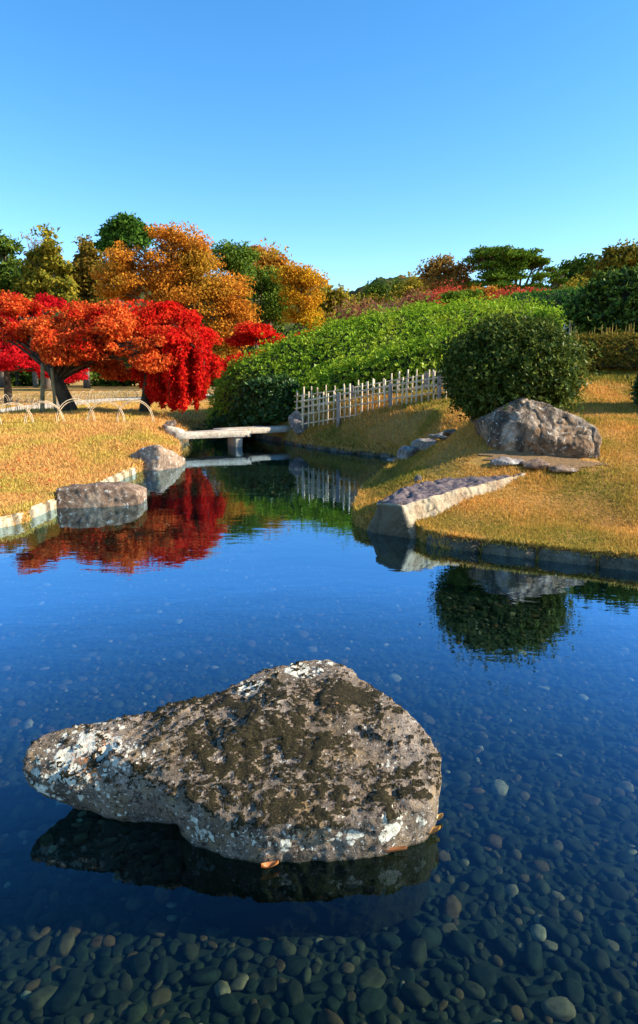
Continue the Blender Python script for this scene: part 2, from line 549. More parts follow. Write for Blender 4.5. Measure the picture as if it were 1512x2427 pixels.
# ------------------------------------------------------------------ rocks
def hull_mesh(hulls):
    bm = bmesh.new()
    for pts in hulls:
        b2 = bmesh.new()
        for p in pts:
            b2.verts.new(tuple(map(float, p)))
        r = bmesh.ops.convex_hull(b2, input=b2.verts[:])
        junk = [g for g in r['geom_interior'] if isinstance(g, bmesh.types.BMVert)]
        if junk:
            bmesh.ops.delete(b2, geom=junk, context='VERTS')
        bmesh.ops.recalc_face_normals(b2, faces=b2.faces[:])
        t = bpy.data.meshes.new('t')
        b2.to_mesh(t)
        b2.free()
        bm.from_mesh(t)
        bpy.data.meshes.remove(t)
    me = bpy.data.meshes.new('hulls')
    bm.to_mesh(me)
    bm.free()
    return me
def rock_mesh(name, hulls, voxel, it, amps, seed, ridged=0.0):
    me = hull_mesh(hulls)
    o = bpy.data.objects.new('tmp', me)
    COL.objects.link(o)
    r = o.modifiers.new('r', 'REMESH')
    r.mode = 'VOXEL'
    r.voxel_size = voxel
    s = o.modifiers.new('s', 'SMOOTH')
    s.factor = 0.5
    s.iterations = it
    dg = bpy.context.evaluated_depsgraph_get()
    dg.update()
    res = bpy.data.meshes.new_from_object(o.evaluated_get(dg))
    bpy.data.objects.remove(o)
    n = len(res.vertices)
    V = np.empty(n * 3, np.float32)
    Nn = np.empty(n * 3, np.float32)
    res.vertices.foreach_get('co', V)
    res.vertices.foreach_get('normal', Nn)
    V, Nn = V.reshape(-1, 3).astype(float), Nn.reshape(-1, 3).astype(float)
    d = np.zeros(n)
    for a, s_ in amps:
        d += a * fbm(V, s_, 3, seed + s_)
    if ridged:
        d -= ridged * np.clip(0.12 - np.abs(fbm(V, 2.2, 4, seed + 9)), 0, 1) / 0.12
    V2 = V + Nn * d[:, None]
    res.vertices.foreach_set('co', V2.astype(np.float32).ravel())
    res.polygons.foreach_set('use_smooth', np.ones(len(res.polygons), bool))
    res.update()
    res.name = name
    res.materials.clear()
    return res, V2, Nn

# -- the big lichen boulder in the water
def Z3(l):
    return [at_z(*q) for q in l]
mainT = Z3([(440, 1890, .17), (520, 1935, .14), (620, 1955, .13), (760, 1950, .13), (900, 1945, .13), (1015, 1905, .14), (1046, 1850, .15), (1046, 1790, .20), (1010, 1722, .25), (962, 1692, .27), (925, 1668, .28),
            (800, 1640, .32), (640, 1650, .32), (480, 1680, .29), (392, 1697, .27)])
mainW = Z3([(430, 1960, .03), (470, 2002, 0), (540, 2034, 0), (620, 2047, 0), (750, 2040, 0), (880, 2018, 0), (1000, 1984, 0), (1034, 1945, .02)])
c0 = np.mean(mainT, axis=0)
low = [np.array([c0[0] + (p[0] - c0[0]) * 0.9, c0[1] + (p[1] - c0[1]) * 0.9, -0.31]) for p in mainT + mainW]
backP = Z3([(875, 1628, .29), (835, 1585, .31), (775, 1560, .33), (690, 1566, .33), (640, 1580, .32), (560, 1616, .30), (455, 1660, .28), (800, 1680, .31), (600, 1700, .31)])
backL = [np.array([p[0], p[1] - 0.02, -0.31]) for p in backP]
nose = Z3([(50, 1825, .17), (60, 1775, .22), (100, 1738, .25), (200, 1712, .26), (300, 1700, .26), (400, 1700, .25), (480, 1760, .25), (500, 1880, .16),
           (56, 1864, .115), (105, 1884, .08), (200, 1902, .05), (300, 1934, .025), (400, 1945, .0), (450, 1950, -.02)])
fill = Z3([(350, 1905, .09), (400, 1940, .03), (300, 1880, .12), (300, 1702, .255), (250, 1790, .235), (330, 1850, .16), (392, 1697, .265), (480, 1690, .275), (560, 1720, .275), (560, 1870, .185), (470, 1880, .165), (420, 1930, .04), (520, 1960, .10)]) + [np.array([-.3, 2.1, -.1]), np.array([-.35, 2.35, -.1]), np.array([-.25, 1.95, -.1])]
nose += [np.array([-0.93, 2.22, .12]), np.array([-0.6, 2.25, -.05]), np.array([-0.45, 2.0, -.12]), np.array([-0.4, 2.3, -.1])]
fill2 = Z3([(835, 1588, .305), (875, 1626, .29), (930, 1656, .28), (1005, 1716, .255), (800, 1700, .29), (900, 1740, .255), (780, 1600, .32)])
fill2 += [p_ - np.array([0, 0.03, .3]) for p_ in fill2]
fill3 = Z3([(300, 1698, .262), (392, 1686, .275), (460, 1655, .29), (560, 1640, .30), (560, 1720, .285), (420, 1740, .262), (330, 1740, .25)])
fill3 += [p_ - np.array([0, 0.02, .2]) for p_ in fill3]
rme, RV, RN = rock_mesh('boulder', [mainT + mainW + low, backP + backL + Z3([(520, 1760, .265), (880, 1720, .265)]), nose, fill, fill2, fill3], 0.007, 9,
                        [(0.010, 3.5), (0.007, 9), (0.0035, 28), (0.0016, 70)], 2, 0.006)
# where moss and lichen grow: regions found on the photo, kept as weights on the surface
def region(pts):
    w = np.zeros(len(RV))
    for px, py, z, r, a in pts:
        c_ = at_z(px, py, z)
        w = np.maximum(w, a * np.clip(1.25 - np.linalg.norm((RV - c_) / np.array([1.25, 1, 1]), axis=1) / r, 0, 1))
    return w
moss = region([(620, 1660, .32, .17, 1), (780, 1640, .32, .15, 1), (860, 1650, .29, .10, 1), (560, 1780, .26, .20, 1), (680, 1790, .24, .2, .95), (520, 1860, .2, .14, 1), (640, 1880, .18, .16, .9),
               (800, 1820, .2, .1, .75), (960, 1860, .16, .075, 1), (900, 1895, .15, .08, .85), (780, 1890, .16, .10, .8), (430, 1680, .27, .09, 1), (500, 1660, .29, .09, 1), (450, 1830, .2, .1, .6)])
lich = region([(200, 1800, .2, .15, 1), (300, 1800, .2, .12, .9), (130, 1820, .17, .12, .8), (240, 1720, .25, .12, .7), (420, 1780, .23, .08, .6), (720, 1580, .33, .12, .9), (600, 1620, .31, .1, .8), (280, 1900, .08, .09, .5),
               (480, 1960, .07, .08, .75), (600, 1985, .07, .07, .75), (680, 1975, .08, .08, .8), (800, 1975, .08, .07, .75), (920, 1960, .08, .09, .85), (1000, 1950, .08, .06, .6), (920, 1810, .2, .04, .8), (650, 1700, .28, .05, .5)])
mo_n = fbm(RV * np.array([.8, 1, 1.6]), 24, 5, 5, 0.95)
moss_w = np.clip((moss * 0.95 + mo_n * 0.82 - 0.43) * 3.2, 0, 1) * np.clip(RN[:, 2] * 3 + 0.3, 0, 1)
RV2 = RV + RN * (moss_w * (0.006 + 0.004 * np.abs(fbm(RV, 90, 2, 3))))[:, None]
rme.vertices.foreach_set('co', RV2.astype(np.float32).ravel())
orange = region([(215, 1815, .2, .05, 1), (170, 1800, .21, .04, .8), (780, 1640, .32, .05, 1), (790, 1660, .31, .04, 1), (240, 1770, .23, .05, .7)])
for nm, w in (('moss', moss_w), ('lichen', lich), ('orange', orange)):
    a = rme.attributes.new(nm, 'FLOAT', 'POINT')
    a.data.foreach_set('value', w.astype(np.float32))
rme.update()
m, nt, out = new_mat('lichen_boulder')
p = wpos(nt)
n1, n2, n3 = noise_tex(nt, 5, 5, 0.6, p), noise_tex(nt, 30, 6, 0.7, p), noise_tex(nt, 190, 3, 0.7, p)
c = ramp(nt, n1, [(0.3, (0.09, 0.068, 0.048)), (0.5, (0.172, 0.132, 0.096)), (0.7, (0.265, 0.21, 0.16))])
c = mix(nt, 0.85, c, ramp(nt, n2, [(0.3, 0.45), (0.5, 1.0), (0.7, 1.3)]), 'MULTIPLY')
c = mix(nt, 0.9, c, ramp(nt, n3, [(0.3, 0.4), (0.5, 1.0), (0.68, 1.5)]), 'MULTIPLY')
# ochre weathering low on the flank
c = mix(nt, ramp(nt, noise_tex(nt, 11, 5, 0.7, p), [(0.5, 0.0), (0.7, 0.6)]), c, (0.28, 0.18, 0.075))
# dark crust specks
c = mix(nt, ramp(nt, noise_tex(nt, 45, 6, 0.75, p), [(0.53, 0.0), (0.6, 0.9)]), c, (0.022, 0.017, 0.012))
# lichen: crusts with crisp scalloped borders
lw = attr(nt, 'lichen')
pd = N(nt, 'ShaderNodeTexNoise', i_Scale=40, i_Detail=3)
nt.links.new(p, pd.inputs['Vector'])
pv = nt.nodes.new('ShaderNodeVectorMath'); pv.operation = 'MULTIPLY_ADD'
nt.links.new(pd.outputs['Color'], pv.inputs[0]); pv.inputs[1].default_value = (.035, .035, .035); nt.links.new(p, pv.inputs[2])
lmask = None
for sc_, k_, off_ in ((13, 1.15, -.12), (32, 1.0, -.05), (70, .9, -.08)):
    vo = N(nt, 'ShaderNodeTexVoronoi', i_Scale=sc_)
    nt.links.new(pv.outputs[0], vo.inputs['Vector'])
    sep = nt.nodes.new('ShaderNodeSeparateColor')
    nt.links.new(vo.outputs['Color'], sep.inputs[0])
    lim = math_n(nt, 'ADD', math_n(nt, 'MULTIPLY', math_n(nt, 'MULTIPLY', sep.outputs[0], lw), k_), off_)
    mk = math_n(nt, 'MULTIPLY', math_n(nt, 'SUBTRACT', lim, vo.outputs['Distance']), 14, True)
    lmask = mk if lmask is None else math_n(nt, 'MAXIMUM', lmask, mk)
lmask = math_n(nt, 'MULTIPLY', lmask, ramp(nt, n2, [(0.3, 0.25), (0.45, 1.0)]))
vor = N(nt, 'ShaderNodeTexVoronoi', i_Scale=75)
nt.links.new(p, vor.inputs['Vector'])
lcol = ramp(nt, vor.outputs['Distance'], [(0.0, (0.78, 0.75, 0.62)), (0.7, (0.52, 0.49, 0.38))])
sp = ramp(nt, noise_tex(nt, 75, 5, 0.7, p), [(0.60, 0.0), (0.63, 0.85)])
c = mix(nt, sp, c, (0.5, 0.47, 0.4))
c = mix(nt, lmask, c, lcol)
# orange-red crust near the far top
oc = ramp(nt, noise_tex(nt, 33, 5, 0.75, p), [(0.52, 0.0), (0.56, 0.9)])
c = mix(nt, math_n(nt, 'MULTIPLY', oc, attr(nt, 'orange')), c, (0.5, 0.16, 0.035))
mw = attr(nt, 'moss')
mm_ = ramp(nt, math_n(nt, 'ADD', mw, math_n(nt, 'MULTIPLY', math_n(nt, 'SUBTRACT', n2, 0.5), 1.8)), [(0.40, 0.0), (0.56, 1.0)])
mcol = ramp(nt, n3, [(0.3, (0.007, 0.006, 0.004)), (0.55, (0.026, 0.021, 0.009)), (0.75, (0.10, 0.08, 0.03))])
c = mix(nt, mm_, c, mcol)
sx = nt.nodes.new('ShaderNodeSeparateXYZ')
nt.links.new(p, sx.inputs[0])
wet = math_n(nt, 'ADD', math_n(nt, 'MULTIPLY', sx.outputs[2], -60), math_n(nt, 'MULTIPLY', n1, 1.4), True)
c = mix(nt, wet, c, mix(nt, n2, (0.006, 0.006, 0.004), (0.035, 0.034, 0.018)))
hh = math_n(nt, 'ADD', math_n(nt, 'MULTIPLY', n2, 1.0), math_n(nt, 'MULTIPLY', n3, 0.55))
hh = math_n(nt, 'ADD', hh, math_n(nt, 'MULTIPLY', lmask, 0.25))
bsdf(nt, out, c, 0.92, bump(nt, hh, 1.0, 0.009), 0.15)
rme.materials.append(m)
boulder = tag(link('boulder', rme), 'large flat grey boulder in the pond with dark moss and white lichen crusts', 'boulder')

# -- flat-topped slab on the right promontory
M['slab'] = stone_mat('slab_stone', (0.36, 0.31, 0.24), (0.2, 0.15, 0.12), (0.5, 0.46, 0.38), 0.35, sc=5, warm=(0.36, 0.24, 0.17), bump_d=0.012)
FR = at_z(985, 1281, 0)
a1 = at_y(952, 1197, FR[1] + 0.05); a2 = at_y(894, 1194, FR[1] + 0.30)
b1, b2 = at_z(987, 1281, -0.02), at_z(868, 1262, -0.02)
e1 = at_y(1247, 1120, 6.85); e0 = at_y(1150, 1119, 7.15); e2 = at_y(985, 1143, 6.6); e3 = at_y(930, 1172, 6.05)
md = at_y(1093, 1154, 6.25)
bot = [np.array([q[0], q[1], -0.25]) for q in (b1, b2)] + [at_y(1093, 1200, 6.2), at_y(1250, 1160, 6.8), np.array([e2[0], e2[1], -0.1]), np.array([e3[0] - .05, e3[1], -0.1]), np.array([e0[0], e0[1], 0.1])]
sme, SV, SN = rock_mesh('slab', [[a1, a2, b1, b2, e1, e0, e2, e3, md] + bot], 0.012, 1, [(0.034, 2.2), (0.02, 5), (0.009, 16), (0.004, 45)], 5, 0.018)
top_w = np.clip((SN[:, 2] - 0.55) * 4, 0, 1)
shade_ = sme.attributes.new('painted_shade', 'FLOAT', 'POINT')
shade_.data.foreach_set('value', (np.clip(-SN[:, 0] * 2.5 + 0.55 + 0.4 * fbm(SV, 6, 3, 8), 0, 1) * np.clip(1.6 - SN[:, 2] * 3, 0, 1) * (SV[:, 0] < 0.98)).astype(np.float32))  # painted shade: weight on side faces turned from the sun, broken by noise
at_ = sme.attributes.new('top', 'FLOAT', 'POINT')
at_.data.foreach_set('value', top_w.astype(np.float32))
m, nt, out = new_mat('promontory_slab')
p = wpos(nt)
n1, n2, n3 = noise_tex(nt, 3, 5, 0.6, p), noise_tex(nt, 18, 6, 0.7, p), noise_tex(nt, 90, 3, 0.7, p)
c = ramp(nt, n1, [(0.3, (0.26, 0.17, 0.10)), (0.5, (0.40, 0.33, 0.22)), (0.7, (0.48, 0.42, 0.31))])
ct = ramp(nt, n2, [(0.35, (0.05, 0.04, 0.045)), (0.5, (0.13, 0.1, 0.105)), (0.68, (0.27, 0.22, 0.21))])
c = mix(nt, ramp(nt, math_n(nt, 'ADD', attr(nt, 'top'), math_n(nt, 'MULTIPLY', math_n(nt, 'SUBTRACT', n2, 0.5), 1.0)), [(0.4, 0.0), (0.6, 1.0)]), c, ct)
c = mix(nt, 0.7, c, ramp(nt, n3, [(0.3, 0.5), (0.6, 1.15)]), 'MULTIPLY')
c = mix(nt, ramp(nt, n2, [(0.52, 0.0), (0.66, 0.65)]), c, (0.17, 0.11, 0.065))
c = mix(nt, ramp(nt, noise_tex(nt, 7, 6, 0.75, p, 0.8), [(0.55, 0.0), (0.62, 0.7)]), c, (0.09, 0.065, 0.045))
c = mix(nt, math_n(nt, 'MULTIPLY', attr(nt, 'painted_shade'), 0.8), c, mix(nt, n2, (0.02, 0.016, 0.01), (0.12, 0.085, 0.05)))  # shade of the end face put into the colour as dark brown
bsdf(nt, out, c, 0.9, bump(nt, math_n(nt, 'ADD', n2, math_n(nt, 'MULTIPLY', n3, 0.4)), 0.9, 0.014), 0.2)
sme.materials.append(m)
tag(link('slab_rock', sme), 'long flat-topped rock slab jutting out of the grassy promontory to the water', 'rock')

# -- upright stone in front of the round bush
M['upright'] = stone_mat('upright_stone', (0.21, 0.15, 0.10), (0.06, 0.04, 0.026), (0.4, 0.33, 0.25), 0.05, sc=5, warm=(0.24, 0.13, 0.06), streak=True, dark_amt=0.85, bump_d=0.03)
prof = [(1126, 998), (1150, 992), (1183, 979), (1208, 960), (1239, 943), (1258, 945), (1321, 965), (1377, 992), (1411, 1017), (1424, 1033), (1424, 1068), (1411, 1075), (1242, 1085), (1184, 1092), (1158, 1066), (1142, 1032)]
fr_, bk_ = [], []
for px, py in prof:
    t = (1085 - py) / 142
    Yf = 7.22 - 0.10 * ((px - 1275) / 210) + 0.22 * t
    fr_.append(at_y(px, py, Yf + 0.03))
    q = at_y(px, py, Yf)
    bk_.append(np.array([q[0] * 1.0 + 0.03, q[1] + 0.42 - 0.18 * t, q[2] - 0.05 * (1 - t)]))
fr_ += [p_ + np.array([0, 0.05, -.15]) for p_ in fr_[-6:-2]]
mid = [at_y(1230, 1000, 7.22), at_y(1300, 1040, 7.14), at_y(1200, 1050, 7.2)]
ped = [at_y(1140, 1085, 7.35), at_y(1190, 1096, 7.12), at_y(1300, 1092, 7.12), at_y(1425, 1080, 7.15), at_y(1425, 1050, 7.6), at_y(1160, 1050, 7.8)]
ped += [p_ - np.array([0, 0, .3]) for p_ in ped]
ume, UV_, UN = rock_mesh('upright', [fr_ + bk_ + mid, ], 0.011, 1, [(0.03, 1.9), (0.014, 5.0), (0.010, 13), (0.005, 32)], 11, 0.022)
ume.materials.append(M['upright'])
tag(link('standing_stone', ume), 'tall pointed dark-stained stone standing on the lawn before the round bush', 'rock')

def simple_rock(name, label, pts, mat_, vox=0.02, amps=((0.03, 2.5), (0.015, 7), (0.006, 22)), seed=1, it=2, cat='rock', group=None, ridged=0.006):
    me, _, _ = rock_mesh(name, [pts], vox, it, amps, seed, ridged)
    me.materials.append(mat_)
    return tag(link(name, me), label, cat, group)
M['lrock'] = stone_mat('brown_rock', (0.2, 0.13, 0.085), (0.085, 0.052, 0.036), (0.33, 0.25, 0.175), 0.08, sc=5)
M['grock'] = stone_mat('grey_rock', (0.2, 0.17, 0.15), (0.09, 0.075, 0.065), (0.32, 0.29, 0.26), 0.15, sc=6)
M['prock'] = stone_mat('pale_rock', (0.36, 0.28, 0.2), (0.2, 0.14, 0.1), (0.46, 0.38, 0.29), 0.1, sc=4)
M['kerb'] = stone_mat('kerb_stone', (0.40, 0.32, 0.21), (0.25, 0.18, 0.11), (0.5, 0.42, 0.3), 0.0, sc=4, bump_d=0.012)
M['granite'] = stone_mat('bridge_granite', (0.44, 0.37, 0.28), (0.3, 0.24, 0.17), (0.54, 0.48, 0.38), 0.0, sc=5, bump_d=0.01)
# left rock lying along the edge
f0 = at_z(131, 1206, 0)[1]
fr_ = [at_z(131, 1207, -0.01), at_z(238, 1204, -.01), at_z(327, 1196, -.01)]
tp = [at_y(132, 1159, f0 + .05), at_y(208, 1154, f0 + .1), at_y(281, 1151, f0 + .17), at_y(297, 1161, f0 + .16), at_y(325, 1164, f0 + .22), at_y(330, 1175, f0 + .2)]
bk = [p + np.array([0, .4, -.03]) for p in tp[:5]]
simple_rock('edge_rock', 'low brown rock lying lengthwise at the lawn edge in the water', fr_ + tp + bk + [p + np.array([0, 0.02, -.3]) for p in fr_] + [p + np.array([0, 0, -.4]) for p in bk], M['lrock'], 0.014, ((0.02, 2.5), (0.012, 7), (0.004, 22)), 21, 2)
# left rock with a ridge
f1 = at_z(372, 1117, 0)[1]
P_ = [at_z(372, 1117, -.01), at_z(330, 1115, -.01), at_z(314, 1114, 0.0), at_z(423, 1109, -.01), at_y(308, 1076, f1 + .35), at_y(333, 1064, f1 + .3), at_y(378, 1056, f1 + .22), at_y(399, 1064, f1 + .35), at_y(426, 1082, f1 + .55), at_y(380, 1075, f1 + .1)]
P_ += [np.array([-2.9, f1 + .7, 0.1]), np.array([-2.3, f1 + .9, 0.1])] + [p + np.array([0, 0.03, -.3]) for p in P_[:4]] + [np.array([-2.85, f1 + .7, -.3]), np.array([-2.3, f1 + .9, -.3])]
simple_rock('edge_rock', 'ridged grey-brown rock with one bright face near the bridge end', P_, stone_mat('ridged_rock', (0.24, 0.165, 0.11), (0.12, 0.075, 0.05), (0.36, 0.28, 0.2), 0.25, sc=5), 0.016, ((0.028, 2.2), (0.014, 6), (0.005, 22)), 23, 2)
# abutment stones at the left bridge end
def blob_rock(name, label, c, r, mat_, seed, flat=1.0, vox=0.022, sub=None, cat='rock', group=None, amp=1.0, squash=None):
    g = np.random.default_rng(seed)
    pts = norm(g.normal(size=(16, 3))) * np.array(r) * (0.85 + 0.3 * g.random((16, 1)))
    pts[:, 2] *= flat
    return simple_rock(name, label, [np.array(c) + p for p in pts], mat_, vox, tuple((a * amp, s) for a, s in ((0.03, 3), (0.014, 8), (0.006, 22))), seed, 2, cat, group)
q = at_y(405, 1010, 13.05)
blob_rock('abutment_stone', 'pinkish peaked stone on top of the left bridge abutment', (q[0], q[1], q[2] + .02), (.19, .2, .11), M['lrock'], 31)
q = at_y(410, 1040, 13.0)
blob_rock('abutment_stone', 'pale block under the left end of the stone bridge', (q[0], q[1] + .05, q[2] + .06), (.2, .28, .28), M['granite'], 32)
q = at_y(420, 1082, 12.4)
blob_rock('abutment_stone', 'pale block at the waterline between ridged rock and bridge', (q[0] - .12, q[1], q[2] + .0), (.2, .5, .2), M['prock'], 33)
# stones at the right bridge end
q = at_y(703, 990, 14.25)
blob_rock('bank_boulder', 'round grey boulder at the right bridge end behind the fence', (q[0], q[1], q[2] - .05), (.2, .22, .24), M['grock'], 34)
q = at_y(712, 1012, 13.95)
blob_rock('bank_boulder', 'squat grey boulder against the right bridge end', (q[0] - .02, q[1], q[2] - .04), (.24, .22, .2), M['grock'], 35)
q = at_y(735, 1000, 14.1)
blob_rock('bank_boulder', 'small brown boulder behind the first lattice fence canes', (q[0], q[1], q[2] - .05), (.16, .18, .16), M['lrock'], 36)
# step stones below the bush
def ground_rock(name, label, px, py, Y, r, mat_, seed, lift=0.0):
    q = at_y(px, py, Y)
    z = hz(q[0], q[1])
    return blob_rock(name, label, (q[0], q[1], z + lift), r, mat_, seed, vox=0.018)
ground_rock('step_stone', 'dark square stone block at the edge of the shaded inlet', 970, 1050, 10.15, (.2, .25, .19), M['grock'], 41, .02)
ground_rock('step_stone', 'flat-topped grey stone block beside the dark square block at the inlet', 1015, 1048, 10.0, (.3, .25, .14), M['grock'], 42, .03)
ground_rock('step_stone', 'thin flat stone set in the shaded grass left of the bush trunk', 1075, 1040, 9.7, (.42, .2, .06), M['grock'], 43, .01)
ground_rock('step_stone', 'low flat stone in the grass between inlet and standing stone', 1085, 1057, 8.6, (.26, .2, .06), M['lrock'], 44, .01)
ground_rock('flat_stone', 'low flat brown stone in the grass behind the long rock slab', 1268, 1112, 7.0, (.2, .17, .08), M['lrock'], 45, .03)
ground_rock('flat_stone', 'thin pale-edged stone sunk in the grass beside the low flat stone', 1335, 1112, 6.95, (.22, .13, .06), M['lrock'], 46, .02)
ground_rock('small_stone', 'small round stone in the grass behind the slab top', 991, 1140, 6.9, (.07, .06, .05), M['grock'], 47, .02)
q = at_z(925, 1092, 0)
blob_rock('shallow_stone', 'small pale stone breaking the water in the inlet', (q[0], q[1] + .1, -.01), (.16, .12, .05), M['prock'], 48, vox=0.016)
q = at_y(1215, 1088, 7.02)
blob_rock('small_stone', 'grey rubble stone at the foot of the standing stone', (q[0], q[1], hz(q[0], q[1]) + .02), (.2, .08, .06), M['grock'], 49, vox=0.014)
# ------------------------------------------------------------------ kerb stones along the shore
def kerb_block(Lb, w, h, seed):
    g = np.random.default_rng(seed)
    bm = bmesh.new()
    bmesh.ops.create_cube(bm, size=1)
    bmesh.ops.scale(bm, vec=(Lb, w, h), verts=bm.verts)
    bmesh.ops.bevel(bm, geom=bm.edges[:], offset=0.022, segments=2, affect='EDGES')
    bmesh.ops.subdivide_edges(bm, edges=[e for e in bm.edges if e.calc_length() > 0.1], cuts=3, use_grid_fill=True)
    for v in bm.verts:
        nzz = fbm(np.array([v.co]), 7, 2, seed)[0]
        v.co += v.co.normalized() * 0.012 * nzz
    me = bpy.data.meshes.new('kerb_stone')
    bm.to_mesh(me)
    bm.free()
    me.polygons.foreach_set('use_smooth', np.ones(len(me.polygons), bool))
    me.materials.append(M['kerb'])
    return me
KB = [kerb_block(1.0, 0.17, 0.5, s) for s in range(5)]
arc = np.concatenate([[0], np.cumsum(np.linalg.norm(np.diff(np.vstack([SHORE, SHORE[:1]]), axis=0), axis=1))])
SH2 = np.vstack([SHORE, SHORE[:1]])
def shore_at(s):
    s = s % arc[-1]
    return np.array([np.interp(s, arc, SH2[:, 0]), np.interp(s, arc, SH2[:, 1])])
def arc_of(p):
    return arc[np.argmin(np.linalg.norm(SHORE - np.asarray(p), axis=1))]
M['kerb_dark'] = stone_mat('shade_dark_kerb_stone', (0.11, 0.09, 0.06), (0.04, 0.033, 0.022), (0.19, 0.16, 0.115), 0.0, sc=4, bump_d=0.012)  # darker copy of the kerb stone, bank shade put into its colour
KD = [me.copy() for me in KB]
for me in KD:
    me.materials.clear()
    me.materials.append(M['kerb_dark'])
def kerb_run(p0, p1, label, lens, top, inset=0.05, KB=KB):
    s0, s1 = arc_of(p0), arc_of(p1)
    m0 = shore_at(s0)
    root = empty('stone_edging', (m0[0], m0[1], 0), label, 'kerb')
    s, k = s0, 0
    while s < s1 - 0.08:
        L = min(lens * random.uniform(0.75, 1.3), s1 - s)
        a, b = shore_at(s), shore_at(s + L)
        d = b - a
        ln = float(np.hypot(*d))
        nrm_ = np.array([-d[1], d[0]]) / max(ln, 1e-6)
        mid_ = (a + b) / 2
        if shore_dist([mid_[0] + nrm_[0] * 0.1], [mid_[1] + nrm_[1] * 0.1])[0] < 0:
            nrm_ = -nrm_
        o = bpy.data.objects.new('kerb_stone', KB[k % 5])
        COL.objects.link(o)
        o.parent = root
        o.matrix_parent_inverse = root.matrix_basis.inverted()
        c_ = mid_ + nrm_ * inset
        o.location = (c_[0], c_[1], top + random.uniform(-.008, .008) - 0.25)
        o.rotation_euler = (random.uniform(-.05, .05), random.uniform(-.012, .012), math.atan2(d[1], d[0]))
        o.scale = ((ln - 0.012), 1, 1)
        s += L
        k += 1
kerb_run((-4.9, 4.6), wl_(132, 1203), 'pale stone kerb along the sunny lawn before the brown rock', .36, .115)
kerb_run(wl_(232, 1160), wl_(318, 1121), 'pale stone kerb between the brown rock and the ridged rock', .3, .10)
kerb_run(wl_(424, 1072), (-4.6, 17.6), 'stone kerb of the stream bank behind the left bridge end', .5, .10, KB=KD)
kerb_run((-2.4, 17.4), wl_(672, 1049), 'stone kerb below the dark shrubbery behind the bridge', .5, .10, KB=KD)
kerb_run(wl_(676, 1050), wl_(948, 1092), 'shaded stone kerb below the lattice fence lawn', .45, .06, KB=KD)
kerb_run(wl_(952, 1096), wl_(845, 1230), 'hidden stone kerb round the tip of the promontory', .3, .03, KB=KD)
kerb_run(wl_(1010, 1288), (5.6, 2.6), 'wet stone kerb toned dark for shade along the right bank past the slab', .52, .085, KB=KD)

# ------------------------------------------------------------------ leaves
def leaf_mesh(name, base, d, w, L, W, fold=0.15, tri=False):
    """one folded quad for each leaf"""
    n = len(base)
    nn = norm(np.cross(d, w))
    L = np.broadcast_to(L, (n,))[:, None]
    W = np.broadcast_to(W, (n,))[:, None]
    if tri:
        V = np.stack([base - w * W * .5, base + w * W * .5, base + d * L], 1)
        return mesh_np(name, V.reshape(-1, 3), [np.arange(n * 3).reshape(-1, 3)])
    mid = base + d * L * 0.5
    V = np.empty((n, 4, 3))
    V[:, 0] = base
    V[:, 1] = mid + w * W * 0.5 + nn * W * fold
    V[:, 2] = base + d * L
    V[:, 3] = mid - w * W * 0.5 + nn * W * fold
    return mesh_np(name, V.reshape(-1, 3), [np.arange(n * 4).reshape(-1, 4)])
def rand_dirs(n):
    return norm(rng.normal(size=(n, 3)))
def leaves_at(P, Nrm, L, W, nb=0.8, droop=0.0):
    """leaf blades whose faces lean to Nrm with jitter"""
    n = len(P)
    fn = norm(Nrm * nb + rand_dirs(n))
    d = norm(np.cross(fn, rand_dirs(n)))
    d = norm(d + np.array([0, 0, -droop]))
    w = norm(np.cross(d, fn))
    return P, d, w, L * rng.uniform(0.7, 1.3, n), W * rng.uniform(0.7, 1.3, n)
def crown_points(blobs, n, clump_r, per=None, shell=0.55, flat=0.75, vert=1.0):
    """blobs: (centre, radii). Leaves gather in small clumps spread over each blob"""
    vol = np.array([(r[0] * r[1] + r[0] * r[2] + r[1] * r[2]) for _, r in blobs])
    cnt = np.maximum((n * vol / vol.sum()).astype(int), 30)
    PS, NS = [], []
    for (c, r), k in zip(blobs, cnt):
        c, r = np.asarray(c, float), np.asarray(r, float)
        nc = max(5, int(k / (per or 45)))
        u = rand_dirs(nc) * (shell + (1.12 - shell) * rng.random((nc, 1)) ** 0.6)
        cc = c + u * r
        cr = clump_r * np.exp(rng.normal(-.12, .38, nc))
        pr = cr ** 2 / (cr ** 2).sum()
        idx = rng.choice(nc, k, p=pr)
        off = rand_dirs(k) * rng.random((k, 1)) ** 0.42
        off[:, 2] = np.where(off[:, 2] < -.35, off[:, 2] * .5, off[:, 2])
        keep = rng.random(nc) < np.clip(0.55 + 1.3 * fbm(cc, 0.55 / clump_r, 2, 4.4), 0.12, 1)
        idx = idx[keep[idx]]
        off = off[:len(idx)]
        PS.append(cc[idx] + off * np.array([1, 1, flat * vert]) * cr[idx][:, None])
        NS.append(norm(off * 0.8 + u[idx] * 0.7 + np.array([0, 0, 0.35])))
    return np.vstack(PS), np.vstack(NS)
